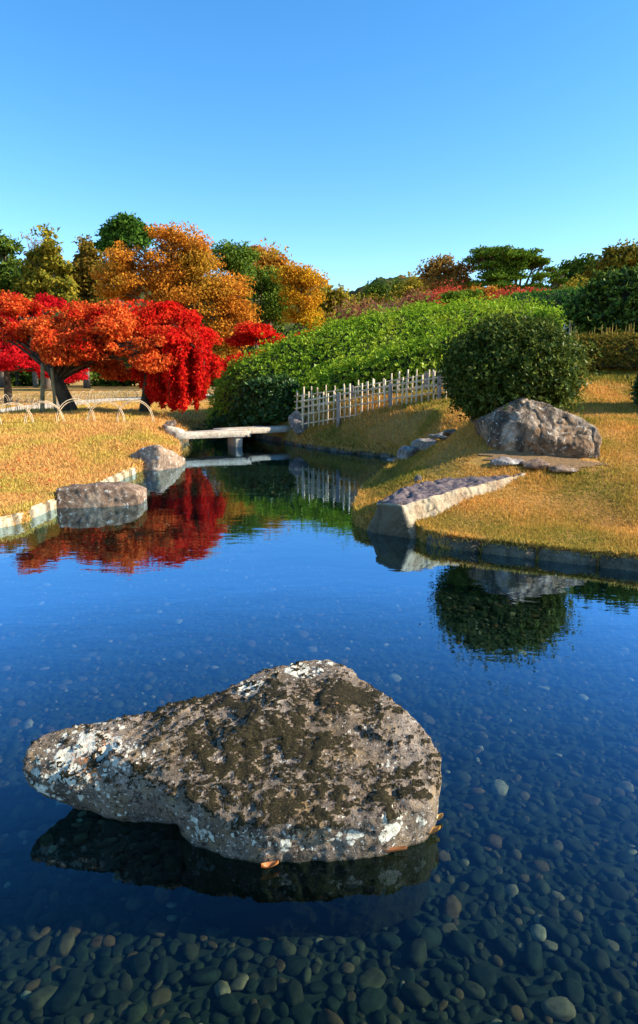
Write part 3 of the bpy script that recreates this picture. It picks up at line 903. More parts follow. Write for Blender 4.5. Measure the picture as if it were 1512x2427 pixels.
def limbs(mb, base, blobs, r0, trunk_top, lean=(0, 0, 0), sub=3, sides=5):
    lf = 0.42 if len(blobs) < 30 else 0.2
    base, tt = np.asarray(base, float), np.asarray(trunk_top, float)
    mb.tube(curve(base - np.array([0, 0, .15]), tt, lean, 8), np.linspace(r0 * 1.15, r0 * 0.6, 8), 8)
    for c, r in blobs:
        c, r = np.asarray(c, float), np.asarray(r, float)
        st = base + (tt - base) * random.uniform(0.65, 1.0)
        st = st + np.asarray(lean) * 0.25
        mb.tube(curve(st, c, (0, 0, 0.15 * np.linalg.norm(c - st)), 6), np.linspace(r0 * lf, r0 * lf * 0.28, 6), sides)
        for _ in range(sub):
            e = c + rand_dirs(1)[0] * r * 0.85
            mb.tube(curve(c + (st - c) * random.uniform(0, .3), e, (0, 0, .08), 4), np.linspace(r0 * 0.14, r0 * 0.035, 4), 4)

def tree(name, label, base, top, r0, blobs, n, L, W, lm, bm_, clump, cat='tree', group=None, lean=(0, 0, 0), sub=3, droop=0.2, shell=0.55, per=None, flat=0.75, nb=0.8, tri=True):
    root = empty(name, tuple(base), label, cat, group)
    mb = MB()
    limbs(mb, base, blobs, r0, top, lean, sub)
    link('trunk', mb.mesh('trunk'), bm_, root)
    P, Nn = crown_points(blobs, n, clump, per, shell, flat)
    link('crown', leaf_mesh('crown', *leaves_at(P, Nn, L, W, nb, droop), tri=tri), lm, root)
    return root
def split_blobs(bl, k, f):
    out_ = []
    for c, r in bl:
        c, r = np.asarray(c), np.asarray(r)
        for _ in range(k):
            u_ = rand_dirs(1)[0] * (0.35 + 0.6 * random.random())
            out_.append((c + u_ * r, r * f * random.uniform(.7, 1.25)))
    return out_
def pb(px, py, rx, ry, Y, rz=None):
    """a blob from photo pixels at depth Y"""
    k = ppm(Y)
    return (at_y(px, py, Y), (rx / k, (rz or rx) / k, ry / k))

# ------------------------------------------------------------------ maples on the left lawn
RED = [(0.32, 0.004, 0.008), (0.55, 0.01, 0.010), (0.66, 0.018, 0.012), (0.75, 0.05, 0.015)]
ORG = [(0.3, 0.03, 0.01), (0.6, 0.075, 0.016), (0.72, 0.13, 0.025), (0.75, 0.24, 0.05)]
M['maple_orange'] = leaf_mat('maple_orange', ORG, 0.4, 0.0, RED, 0.55, 0.5, 0.62)
M['maple_red'] = leaf_mat('maple_red', RED, 0.42, 0.0, [(0.5, 0.03, 0.01), (0.74, 0.10, 0.025)], 0.9, 0.52, 0.66)
M['maple_crimson'] = leaf_mat('maple_crimson', [(0.3, 0.006, 0.012), (0.5, 0.01, 0.016), (0.62, 0.02, 0.02)], 0.4)
Yt = 15.2
bl = [pb(205, 738, 55, 35, Yt + .4), pb(270, 752, 62, 36, Yt), pb(340, 775, 50, 40, Yt - .2), pb(240, 800, 70, 40, Yt - .5), pb(310, 835, 55, 38, Yt - .8), pb(185, 815, 50, 34, Yt - .9), pb(118, 838, 32, 36, Yt - 1.1),
      pb(150, 770, 48, 30, Yt + .3), pb(90, 730, 55, 22, Yt + .6), pb(40, 738, 45, 24, Yt + .6), pb(60, 785, 40, 24, Yt + .2), pb(360, 850, 40, 30, Yt - .7), pb(-20, 770, 40, 30, Yt + .3), pb(225, 862, 70, 22, Yt + .9), pb(285, 878, 55, 20, Yt + 1.1), pb(300, 800, 60, 36, Yt - .6), pb(150, 845, 40, 26, Yt - .7), pb(20, 790, 40, 26, Yt), pb(100, 775, 44, 26, Yt - .3), pb(350, 820, 45, 34, Yt - .9)]
b0 = at_y(172, 979, 15.3); b0[2] = hz(b0[0], b0[1])
t0 = at_y(118, 866, 15.2)
tree('maple_tree', 'orange-red maple with a thick leaning trunk propped by two poles', b0, t0, 0.19, split_blobs(bl, 4, .5), 120000, 0.064, 0.05, M['maple_orange'], M['bark'], 0.16, lean=(0.05, 0, -.05), sub=1, droop=0.6, shell=0.2, per=110, flat=.9)
Yt = 15.6
bl = [pb(395, 738, 44, 17, Yt + .2), pb(372, 762, 42, 22, Yt - .1), pb(440, 765, 40, 22, Yt), pb(472, 800, 30, 24, Yt), pb(345, 790, 36, 22, Yt - .3), pb(410, 800, 40, 20, Yt - .6)]
b0 = at_y(338, 983, 15.6); b0[2] = hz(b0[0], b0[1])
t0 = at_y(352, 862, 15.6)
root = empty('maple_tree', tuple(b0), 'weeping scarlet maple with curtains of leaves hanging to the grass', 'tree')
mb = MB()
limbs(mb, b0, bl, 0.13, t0, (0.06, 0, 0), 4)
P, Nn = crown_points(bl, 26000, .22, 150, .25, .6)
PS, NS = [P], [Nn]
SP = []
for _ in range(85):
    u_ = random.random()
    px_ = 318 + 196 * u_
    top_ = np.interp(px_, [318, 350, 400, 450, 490, 514], [850, 790, 760, 775, 815, 850]) + random.uniform(0, 60)
    bot_ = np.interp(px_, [318, 345, 365, 400, 440, 470, 490, 514], [955, 905, 960, 972, 978, 968, 915, 895]) - abs(random.gauss(0, 35))
    Ys = Yt + random.choice((-.95, -.6, -.2, .3, .7)) * random.uniform(.7, 1.1) * math.sin(math.pi * (u_ * .8 + .1))
    if 325 < px_ < 352 and Ys < Yt:
        continue
    if bot_ > top_ + 15:
        SP.append((px_, top_, bot_, Ys))
for px_, top_, bot_, Ys in SP:
    q0, q1 = at_y(px_, top_, Ys), at_y(px_ + random.uniform(-4, 10), bot_, Ys - .05)
    mb.tube(curve((q0 + t0) / 2 + np.array([0, 0, .4]), q0, (0, 0, .15), 4), [.025, .02, .014, .01], 4)
    mb.tube(np.linspace(q0, q1, 3), [.01, .007, .004], 3)
    L_s = np.linalg.norm(q1 - q0)
    kk = int(420 * L_s)
    t_ = rng.random((kk, 1))
    wob = np.array([[random.uniform(-.12, .12), random.uniform(-.12, .12), 0]])
    o_ = rand_dirs(kk) * (.045 + .10 * rng.random((kk, 1))) * (1.15 - .5 * t_) * (0.75 + 0.5 * np.sin(t_ * 9 * L_s + px_))
    PS.append(q0 + (q1 - q0) * t_ + wob * np.sin(t_ * 3) + o_)
    NS.append(norm(o_ + np.array([0, -.02, .05])))
link('trunk', mb.mesh('trunk'), M['bark'], root)
link('crown', leaf_mesh('crown', *leaves_at(np.vstack(PS), np.vstack(NS), .08, .05, .7, .9), tri=True), M['maple_red'], root)
Yt = 22
bl = [pb(20, 835, 80, 38, Yt), pb(-60, 800, 80, 60, Yt), pb(90, 860, 60, 30, Yt + .5), pb(30, 790, 70, 34, Yt + .8), pb(150, 880, 60, 20, Yt + 1), pb(60, 720, 60, 20, Yt + 1)]
b0 = at_y(20, 955, 22); b0[2] = hz(b0[0], b0[1])
tree('maple_tree', 'dark crimson maple behind the propped orange maple', b0, at_y(15, 860, 22), 0.14, bl, 40000, 0.09, 0.07, M['maple_crimson'], M['bark'], 0.34, droop=0.3, per=130, flat=.45, shell=.25)
Yt = 29
bl = [pb(610, 790, 55, 26, Yt), pb(660, 805, 50, 22, Yt), pb(570, 810, 36, 30, Yt), pb(620, 840, 70, 26, Yt - .5), pb(690, 800, 25, 12, Yt), pb(560, 855, 50, 25, Yt - .4), pb(740, 795, 30, 10, Yt + 1), pb(780, 788, 22, 7, Yt + 1)]
b0 = at_y(600, 925, 29); b0[2] = hz(b0[0], b0[1])
tree('maple_tree', 'scarlet spreading maple beyond the dark end of the clipped mound', b0, at_y(605, 870, 29), 0.16, split_blobs(bl, 4, .5), 40000, 0.11, 0.085, M['maple_red'], M['bark'], 0.4, droop=0.2, per=130, flat=.4, shell=.25)
# prop poles of the leaning maple
for px0, py0, px1, py1, Yp, r_, lab in ((100, 985, 101, 862, 14.7, .05, 'upright wooden prop pole under the leaning maple'), (133, 983, 122, 872, 14.8, .036, 'slanting wooden prop pole beside the leaning maple trunk')):
    b0 = at_y(px0, py0, Yp); b0[2] = hz(b0[0], b0[1])
    t0 = at_y(px1, py1, Yp)
    mb = MB().tube(np.linspace(b0 - np.array([0, 0, .1]), t0, 6), np.linspace(r_ * 1.1, r_ * .9, 6), 8)
    tag(link('prop_pole', mb.mesh('prop_pole'), M['pole']), lab, 'pole')

# ------------------------------------------------------------------ bamboo hoops
def hoop_mesh(w, h, r, twin=0.05):
    mb = MB()
    for dy, k in ((-twin / 2, 1.0), (twin / 2, 0.93)):
        a = np.linspace(0, math.pi, 15)
        mb.tube(np.stack([k * w / 2 * np.cos(a), np.full(15, dy) + 0.02 * np.cos(a), h * k * np.sin(a) ** 0.8 - 0.03], 1), r, 5)
    return mb.mesh('hoop')
def hoop_row(line, sp, w, h, r, label, mt='hoop'):
    H = hoop_mesh(w, h, r)
    d = np.concatenate([[0], np.cumsum(np.linalg.norm(np.diff(line, axis=0), axis=1))])
    z0 = hz(line[0][0], line[0][1])
    root = empty('hoop_edging', (line[0][0], line[0][1], z0), label, 'low fence')
    s = 0.0
    while s + sp < d[-1]:
        a = np.array([np.interp(s, d, line[:, k]) for k in (0, 1)])
        b = np.array([np.interp(s + sp, d, line[:, k]) for k in (0, 1)])
        c_ = (a + b) / 2
        o = bpy.data.objects.new('hoop', H)
        COL.objects.link(o)
        if not H.materials:
            H.materials.append(M[mt])
        o.parent = root
        o.matrix_parent_inverse = root.matrix_basis.inverted()
        o.location = (c_[0], c_[1], hz(c_[0], c_[1]))
        o.rotation_euler = (random.uniform(-.12, .12), random.uniform(-.06, .06), math.atan2(b[1] - a[1], b[0] - a[0]) + random.uniform(-.15, .15))
        o.scale = (1, 1, random.uniform(.88, 1.1))
        s += sp
front = np.array([at_y(*q)[:2] for q in [(-260, 1030, 11.5), (40, 1014, 12.6), (105, 1010, 12.75), (250, 1007, 13.0), (400, 1003, 13.3)]])
hoop_row(front, .58, .74, .50, .008, 'row of split bamboo hoops across the sunny lawn before the maples', 'bamboo')
hoop_row(offset_line(PATH, -1.0)[6:48], .34, .5, .42, .007, 'bamboo hoops along the near side of the sandy path')
hoop_row(offset_line(PATH, 1.05)[4:50], .6, .62, .42, .007, 'bamboo hoops along the far side of the sandy path')

# ------------------------------------------------------------------ stone bridge
def stone_box(a, b, width, thick, seed, mat_, parent, name, amp=0.012):
    """slab whose near top edge runs a -> b"""
    a, b = np.asarray(a, float), np.asarray(b, float)
    d = b - a
    L = np.linalg.norm(d[:2])
    bm = bmesh.new()
    bmesh.ops.create_cube(bm, size=1)
    bmesh.ops.scale(bm, vec=(L, width, thick), verts=bm.verts)
    bmesh.ops.bevel(bm, geom=bm.edges[:], offset=0.008, segments=1, affect='EDGES')
    bmesh.ops.subdivide_edges(bm, edges=[e for e in bm.edges if e.calc_length() > 0.12], cuts=6, use_grid_fill=True)
    for v in bm.verts:
        v.co += Vector(v.normal) * amp * float(fbm(np.array([v.co]), 5, 3, seed)[0]) if v.normal.length > 0 else Vector()
    me = bpy.data.meshes.new(name)
    bm.to_mesh(me)
    bm.free()
    me.polygons.foreach_set('use_smooth', np.ones(len(me.polygons), bool))
    ang = math.atan2(d[1], d[0])
    o = link(name, me, mat_, parent)
    c_ = (a + b) / 2 + np.array([-math.sin(ang) * width / 2, math.cos(ang) * width / 2, -thick / 2])
    o.location = tuple(c_)
    o.rotation_euler = (0, 0, ang)
    return o
A1, A2 = at_z(416, 1027, .35), at_z(595, 1020, .355)
B1, B2 = at_z(522, 1018.6, .365), at_z(700, 1010, .37)
pz = at_z(566, 1061, 0)
bridge = empty('stone_bridge', (pz[0], pz[1], -.3), 'low granite slab footbridge across the stream on one stone pier', 'bridge')
stone_box(A1, A2, .42, .135, 1, M['granite'], bridge, 'slab')
stone_box(B1, B2, .42, .125, 2, M['granite'], bridge, 'slab')
d_ = (A2 - A1) / np.linalg.norm(A2 - A1)
pc = pz + np.array([0, .05, 0])
stone_box(pc - d_ * .075 + np.array([0, 0, .206]), pc + d_ * .075 + np.array([0, 0, .206]), .6, .52, 3, M['granite'], bridge, 'pier')

# ------------------------------------------------------------------ bamboo lattice fences
def lattice(label, pts, sp, hgt, seed, post_every):
    g = np.random.default_rng(seed)
    pts = np.asarray(pts, float)
    d = np.concatenate([[0], np.cumsum(np.linalg.norm(np.diff(pts[:, :2], axis=0), axis=1))])
    def pos(s):
        x, y = np.interp(s, d, pts[:, 0]), np.interp(s, d, pts[:, 1])
        return np.array([x, y, np.interp(s, d, pts[:, 2])])
    b0 = pos(0)
    root = empty('lattice_fence', tuple(b0), label, 'fence')
    ss = np.arange(0, d[-1], 0.5)
    T = norm((pts[-1] - pts[0])[:2][None])[0]
    side = np.array([T[1], -T[0], 0]) * 0.018          # towards the viewer
    for k, f in enumerate((0.07, 0.40, 0.66, 0.86)):
        a = 0.0
        while a < d[-1] - .1:
            b = min(a + g.uniform(1.5, 2.2), d[-1])
            q_ = np.linspace(max(0, a - .12), b, 6)
            P = np.array([pos(s) for s in q_]) + np.array([0, 0, hgt * f]) + side * (1 if k % 2 else -1) + g.normal(0, .004, (6, 3))
            link('rail', MB().tube(P, 0.0165, 6).mesh('rail'), M['bamboo'], root)
            a = b
    s, k = 0.05, 0
    while s < d[-1]:
        p_ = pos(s)
        if k % post_every == post_every - 2:
            h_ = hgt * 0.95
            link('post', MB().tube(np.array([p_ + np.array([0, 0, z]) for z in (-.15, .0, h_ * .5, h_ * .97, h_)]), [.045, .045, .044, .042, .025], 8).mesh('post'), M['post'], root)
        else:
            h_ = hgt * g.uniform(.97, 1.2)
            ln = g.normal(0, .012, 2)
            P = np.array([p_ + np.array([ln[0] * t, ln[1] * t, -.05 + (h_ + .05) * t]) for t in (0, .33, .66, 1)]) - side * 0.1
            link('cane', MB().tube(P, np.array([.0195, .0195, .019, .018]) * g.uniform(.85, 1.15), 6).mesh('cane'), M['bamboo'], root)
        s += sp * g.uniform(.8, 1.2)
        k += 1
FP = [at_y(*q) for q in [(712, 1010, 13.5), (770, 1001, 13.4), (900, 978, 13.0), (1055, 955, 12.5), (1200, 915, 12.9)]]

lattice('weathered bamboo lattice fence bordering the lawn beside the clipped mound', FP, .118, .60, 1, 9)
BP = [at_y(*q) for q in [(698, 993, 14.4), (800, 979, 14.1), (950, 955, 13.7), (1060, 935, 13.4), (1250, 870, 13.8), (1365, 822, 14.6)]]
lattice('second bamboo lattice fence right against the foot of the mound', BP, .17, .58, 2, 9)

# ------------------------------------------------------------------ hedges
def scatter(V, Fq, n):
    T = np.vstack([Fq[:, [0, 1, 2]], Fq[:, [0, 2, 3]]])
    a, b, c = V[T[:, 0]], V[T[:, 1]], V[T[:, 2]]
    cr = np.cross(b - a, c - a)
    ar = np.linalg.norm(cr, axis=1)
    idx = rng.choice(len(T), n, p=ar / ar.sum())
    u, v = rng.random((n, 1)), rng.random((n, 1))
    sw = (u + v) > 1
    u, v = np.where(sw, 1 - u, u), np.where(sw, 1 - v, v)
    return a[idx] * (1 - u - v) + b[idx] * u + c[idx] * v, norm(cr[idx])
def rosettes(P, Nn, k, L, W, up=0.6, spread=0.9, lift=0.05):
    n = len(P)
    ax = norm(Nn * 0.7 + np.array([0, 0, up]) + 0.6 * rand_dirs(n))
    P = P + ax * (rng.exponential(0.5, (n, 1)) - 0.35) * lift + 0.5 * lift * rng.normal(size=(n, 3))
    P2, ax2 = np.repeat(P, k, 0), np.repeat(ax, k, 0)
    rad = norm(np.cross(ax2, rand_dirs(n * k)))
    d = norm(ax2 * rng.uniform(0.15, 1.0, (n * k, 1)) + rad * spread)
    w = norm(np.cross(d, ax2))
    Ls = L * rng.uniform(.65, 1.25, n * k)
    return P2 + rng.normal(0, L * .15, (n * k, 3)), d, w, Ls, Ls * W / L
def grid_hedge(name, label, V, Fq, lm, nros, k, L, W, lift=0.06, cat='hedge', group=None, noise=0.05, ns=2.0, **kw):
    V = np.asarray(V, float).copy()
    c = V.mean(0)
    V += norm(V - c) * (noise * fbm(V, ns, 3, len(label)))[:, None]
    root = empty(name, (c[0], c[1], V[:, 2].min()), label, cat, group)
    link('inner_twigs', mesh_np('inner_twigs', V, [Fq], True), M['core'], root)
    P, Nn = scatter(V, Fq, nros)
    Nn = np.where((Nn * (P - c)).sum(1, keepdims=True) < 0, -Nn, Nn)
    link('foliage', leaf_mesh('foliage', *rosettes(P, Nn, k, L, W, lift=lift, **kw)), lm, root)
    return root
M['hedge_leaf'] = leaf_mat('glossy_hedge_leaf', [(0.08, 0.17, 0.008), (0.19, 0.32, 0.015), (0.36, 0.5, 0.03)], 0.38, 0.01, [(0.2, 0.31, 0.014), (0.46, 0.52, 0.04)], 0.9, 0.48, 0.62)
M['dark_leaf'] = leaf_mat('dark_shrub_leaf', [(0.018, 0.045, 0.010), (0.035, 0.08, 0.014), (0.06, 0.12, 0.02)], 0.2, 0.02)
M['bush_leaf'] = leaf_mat('round_bush_leaf', [(0.022, 0.045, 0.008), (0.05, 0.085, 0.013), (0.17, 0.19, 0.03)], 0.3, 0.008, [(0.07, 0.085, 0.014), (0.24, 0.17, 0.04)], 2.0, 0.6, 0.75)
M['azalea'] = leaf_mat('azalea_leaf', [(0.0775, 0.084, 0.0132), (0.155, 0.14, 0.022), (0.31, 0.182, 0.033)], 0.3)
M['rear_hedge'] = leaf_mat('rear_hedge_leaf', [(0.0388, 0.119, 0.0198), (0.062, 0.168, 0.0275), (0.1085, 0.224, 0.033)], 0.3)

def quad_grid(nu, nv, wrap=False):
    i, j = np.meshgrid(np.arange(nu - 1), np.arange(nv if wrap else nv - 1), indexing='ij')
    i, j = i.ravel(), j.ravel()
    return np.stack([i * nv + j, i * nv + (j + 1) % nv, (i + 1) * nv + (j + 1) % nv, (i + 1) * nv + j], 1)

# main mound: a field of shrub tops over the hill
MC = [at_y(*q) for q in [(500, 905, 16.6), (560, 875, 16.9), (620, 848, 17.2), (700, 812, 17.8), (800, 775, 18.6), (900, 757, 19.2), (1000, 742, 19.6), (1100, 727, 20.0), (1200, 726, 20.2), (1290, 745, 20.0), (1340, 770, 19.6),
      (520, 965, 15.9), (600, 950, 15.9), (680, 930, 15.6), (700, 895, 16.0), (800, 850, 16.4), (900, 822, 16.6), (1000, 802, 16.8), (1100, 780, 17.0), (1200, 775, 17.2), (1300, 790, 17.2)]]
MC += [np.array(q) for q in [(-3.2, 17.0, .9), (-3.0, 19, .8), (-1.0, 21, 1.3), (2, 22.5, 2.2), (5, 23.5, 2.8), (9, 22, 2.6), (9, 18, 2.6), (0.2, 14.9, .9), (2, 15.0, 1.35), (4, 15.2, 1.9), (6, 15.4, 2.3)]]
mfun = rbf(np.array(MC), 0.5)
nu, nv = 60, 90
uu, vv = np.meshgrid(np.linspace(0, 1, nu), np.linspace(0, 1, nv), indexing='ij')
xs = -3.05 + vv * (8.6 - -3.05)
y_lo = np.interp(xs, [-3.05, -2.4, -1.3, -.5, 0.2, 2, 4, 8.6], [17.9, 16.9, 15.75, 15.1, 14.75, 14.9, 15.0, 15.3])
y_hi = np.interp(xs, [-3.05, -2, 0, 3, 8.6], [18.2, 20.0, 21.6, 23, 23.5])
ys = y_lo + uu * (y_hi - y_lo)
zt = mfun(xs.ravel(), ys.ravel()).reshape(xs.shape)
edge = np.minimum.reduce([uu * (y_hi - y_lo), (1 - uu) * (y_hi - y_lo), (xs + 3.05) * 1.0 + .05, (8.6 - xs)])
zg = height(xs.ravel(), ys.ravel()).reshape(xs.shape)
k = np.sqrt(np.clip(edge / 0.55, 0, 1))
zz = np.maximum(zg, 0.0) * (1 - k) + np.maximum(zt, zg + .25) * k - 0.12 * (1 - k)
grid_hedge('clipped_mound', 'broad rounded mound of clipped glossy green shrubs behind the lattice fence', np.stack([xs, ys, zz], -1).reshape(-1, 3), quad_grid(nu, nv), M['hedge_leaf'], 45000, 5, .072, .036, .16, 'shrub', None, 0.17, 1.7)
# lower tier right behind the fence
def ribbon(pts, width, hs, nseg=40, ncs=14, ends=True):
    pts = np.asarray(pts, float)
    d = np.concatenate([[0], np.cumsum(np.linalg.norm(np.diff(pts[:, :2], axis=0), axis=1))])
    S = np.linspace(0, d[-1], nseg)
    Px, Py = np.interp(S, d, pts[:, 0]), np.interp(S, d, pts[:, 1])
    Hh = np.interp(S, d, hs)
    T = norm(np.stack([np.gradient(Px), np.gradient(Py)], 1))
    Nn = np.stack([-T[:, 1], T[:, 0]], 1)
    a = np.linspace(0, math.pi, ncs)
    V = []
    for k_ in range(nseg):
        e = 1.0
        if ends:
            q_ = min(S[k_], d[-1] - S[k_]) / (width * 0.5)
            e = math.sqrt(max(0.0, 1 - (1 - min(1, q_)) ** 2)) * 0.97 + 0.03
        zc = hz(Px[k_], Py[k_])
        for al in a:
            cs, sn = math.cos(al), math.sin(al)
            o = -np.sign(cs) * abs(cs) ** 0.55 * width / 2 * e
            h_ = sn ** 0.55 * Hh[k_] * e
            x, y = Px[k_] + Nn[k_, 0] * o, Py[k_] + Nn[k_, 1] * o
            V.append((x, y, zc - 0.03 + h_))
    return np.array(V), quad_grid(nseg, ncs)
V, Fq = ribbon([at_y(*q)[:2] for q in [(700, 960, 15.1), (800, 930, 14.95), (950, 890, 14.7), (1060, 850, 14.6), (1180, 820, 14.8), (1300, 800, 15.4)]], 1.0, [.55, .72, .8, .9, .9, .7])
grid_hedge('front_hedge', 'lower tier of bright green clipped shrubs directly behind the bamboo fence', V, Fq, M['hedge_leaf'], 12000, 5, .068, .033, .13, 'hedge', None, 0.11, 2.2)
# dark overhanging shrub at the stream behind the bridge
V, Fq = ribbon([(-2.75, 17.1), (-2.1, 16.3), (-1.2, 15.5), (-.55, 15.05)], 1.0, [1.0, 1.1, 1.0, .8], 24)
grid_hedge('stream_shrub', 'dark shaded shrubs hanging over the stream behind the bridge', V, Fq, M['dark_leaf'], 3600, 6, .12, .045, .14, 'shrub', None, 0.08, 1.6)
# hedge row further right and back
V, Fq = ribbon([at_y(*q)[:2] for q in [(1150, 760, 24), (1250, 760, 24), (1400, 760, 23.5), (1560, 760, 23)]], 2.2, [2.1, 2.2, 2.2, 2.2], 40)
V[:, 2] -= 0.1
grid_hedge('rear_hedge', 'smooth darker green hedge beyond the right end of the mound', V, Fq, M['rear_hedge'], 6500, 5, .10, .04, .08, 'hedge', None, 0.05, 1.0)
# azalea hedge on the right
V, Fq = ribbon([at_y(*q)[:2] for q in [(1290, 880, 13.0), (1370, 880, 13.1), (1450, 880, 13.0), (1640, 880, 12.8)]], .9, [.5, .56, .56, .56], 36)
az = grid_hedge('azalea_hedge', 'low olive azalea hedge with upright straw shoots right of the round bush', V, Fq, M['azalea'], 6500, 6, .055, .022, .06, 'hedge', None, 0.03, 2.5)
mb = MB()
for _ in range(70):
    s = random.random()
    p_ = at_y(1340 + 190 * s, 818, 12.95 + random.uniform(-.3, .3))
    z0 = hz(p_[0], p_[1]) + .5
    h_ = random.uniform(.06, .3)
    mb.tube([(p_[0], p_[1], z0 - .08), (p_[0] + random.uniform(-.02, .02), p_[1], z0 + h_)], [.009, .004], 4)
link('shoots', mb.mesh('shoots'), leaf_mat('straw_shoot', [(0.3, 0.22, 0.06), (0.4, 0.28, 0.07)], 0.3), az)['kind'] = 'stuff'

def ball_shrub(name, label, c, r, lm, nros, k, L, W, lift, trunk=None, seed=1, cat='shrub', lump=0.05, lump_s=2.2, **kw):
    nu_, nv_ = 26, 40
    th, ph = np.meshgrid(np.linspace(0.02, math.pi - .02, nu_), np.linspace(0, 2 * math.pi, nv_, endpoint=False), indexing='ij')
    U = np.stack([np.sin(th) * np.cos(ph), np.sin(th) * np.sin(ph), np.cos(th)], -1).reshape(-1, 3)
    s = 1 + lump * fbm(U, lump_s, 3, seed)
    V = np.asarray(c) + U * np.asarray(r) * s[:, None]
    root = empty(name, (c[0], c[1], hz(c[0], c[1])), label, cat)
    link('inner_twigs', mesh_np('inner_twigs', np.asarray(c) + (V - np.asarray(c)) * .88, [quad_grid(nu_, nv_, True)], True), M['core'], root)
    P, Nn = scatter(V, quad_grid(nu_, nv_, True), nros)
    Nn = np.where((Nn * (P - np.asarray(c))).sum(1, keepdims=True) < 0, -Nn, Nn)
    link('foliage', leaf_mesh('foliage', *rosettes(P, Nn, k, L, W, lift=lift, **kw)), lm, root)
    if trunk:
        mb = MB()
        g0 = np.array([c[0] + trunk[0], c[1] + trunk[1], hz(c[0] + trunk[0], c[1] + trunk[1]) - .05])
        for dx, dy in ((0, 0), (.12, .05), (-.1, .08), (.2, -.02)):
            mb.tube(curve(g0 + np.array([dx * .5, dy * .5, 0]), np.asarray(c) + np.array([dx * 2.5, dy * 2, -.15]), (dx, 0, 0), 6), np.linspace(.05, .03, 6), 7)
        link('stem', mb.mesh('stem'), M['bark'], root)
    return root
bc = at_y(1214, 884, 8.35)
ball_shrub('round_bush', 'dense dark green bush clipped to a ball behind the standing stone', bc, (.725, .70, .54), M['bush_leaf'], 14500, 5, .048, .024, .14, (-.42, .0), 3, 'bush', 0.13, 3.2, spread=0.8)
bc = at_y(1490, 765, 14.6)
bc[2] = max(bc[2], hz(bc[0], bc[1]) + .5)
ball_shrub('camellia_bush', 'tall dark camellia bush with sunlit yellow-green tips above the azalea hedge', bc, (1.12, 1.0, .95), leaf_mat('camellia_leaf', [(0.015, 0.035, 0.008), (0.04, 0.08, 0.012), (0.16, 0.24, 0.03)], 0.25, 0.01), 2600, 6, .13, .06, .14, None, 5, 'bush', 0.12, 2.0)
bc = at_y(1600, 915, 9.9)
bc[2] = hz(bc[0], bc[1]) + .3
ball_shrub('clipped_shrub', 'dark clipped shrub on the lawn at the right border casting a long shadow', bc, (.52, .5, .42), M['dark_leaf'], 3200, 6, .06, .03, .07, None, 6, 'shrub')

# ------------------------------------------------------------------ background trees
def bg_tree(name, label, Y, blobs, n, L, lm, r0=0.25, clump=0.7, group=None, sub=3, base_px=None, droop=0.15, shell=0.5, per=45, flat=0.75, bark='bark_far', nb=0.8):
    B = [pb(*b[:4], Y + (b[4] if len(b) > 4 else 0)) for b in blobs]
    cx = base_px if base_px is not None else np.mean([b[0] for b in blobs])
    b0 = at_y(cx, 900, Y)
    b0[2] = hz(b0[0], b0[1])
    cs = np.array([b[0] for b in B])
    tt = np.array([b0[0], b0[1], b0[2] + (cs[:, 2].max() - b0[2]) * 0.6])
    return tree(name, label, b0, tt, r0, B, n, L, L * 0.7, lm, M[bark], clump, 'tree', group, (0, 0, 0), sub, droop, shell, per, flat, nb)
M['ever'] = leaf_mat('evergreen_leaf', [(0.031, 0.063, 0.011), (0.062, 0.105, 0.0154), (0.1162, 0.154, 0.022)], 0.2)
M['ever2'] = leaf_mat('bright_evergreen_leaf', [(0.0465, 0.098, 0.0132), (0.093, 0.154, 0.0198), (0.155, 0.21, 0.0275)], 0.25)
M['cedar'] = leaf_mat('cedar_spray', [(0.093, 0.105, 0.0132), (0.186, 0.168, 0.0198), (0.31, 0.231, 0.0275)], 0.25)
M['cedar2'] = leaf_mat('brown_cedar_spray', [(0.0775, 0.07, 0.0132), (0.155, 0.112, 0.0176), (0.2635, 0.154, 0.0242)], 0.25)
M['zelk'] = leaf_mat('zelkova_leaf', [(0.341, 0.119, 0.0165), (0.527, 0.196, 0.022), (0.651, 0.28, 0.033)], 0.35, 0, [(0.36, 0.19, 0.02), (0.46, 0.26, 0.03)], 0.25, 0.48, 0.6)
M['orange'] = leaf_mat('orange_leaf', [(0.36, 0.13, 0.02), (0.48, 0.2, 0.03)], 0.35, 0, [(0.3, 0.2, 0.03), (0.42, 0.26, 0.03)], 0.3)
M['yellow'] = leaf_mat('yellow_leaf', [(0.45, 0.24, 0.015), (0.58, 0.36, 0.02)], 0.35, 0, [(0.5, 0.2, 0.02), (0.55, 0.27, 0.02)], 0.3)
M['pine'] = leaf_mat('pine_needles', [(0.0279, 0.07, 0.0132), (0.0465, 0.112, 0.0165), (0.093, 0.182, 0.022)], 0.2)
M['pine2'] = leaf_mat('yellower_pine_needles', [(0.0465, 0.105, 0.0132), (0.0853, 0.154, 0.0165), (0.155, 0.224, 0.0242)], 0.25)  # yellower needle green than the other pine
M['yg'] = leaf_mat('yellow_green_leaf', [(0.1395, 0.14, 0.0165), (0.2635, 0.21, 0.022), (0.372, 0.266, 0.033)], 0.35)
M['cherry'] = leaf_mat('late_cherry_leaf', [(0.22, 0.085, 0.05), (0.3, 0.11, 0.06), (0.25, 0.13, 0.07)], 0.35, 0, [(0.2, 0.12, 0.07), (0.26, 0.16, 0.09)], 0.4, 0.5, 0.62)
M['cherry_red'] = leaf_mat('red_cherry_leaf', [(0.45, 0.06, 0.035), (0.55, 0.1, 0.05)], 0.35)
M['brown'] = leaf_mat('brown_leaf', [(0.16, 0.1, 0.03), (0.26, 0.15, 0.035), (0.34, 0.2, 0.04)], 0.35)

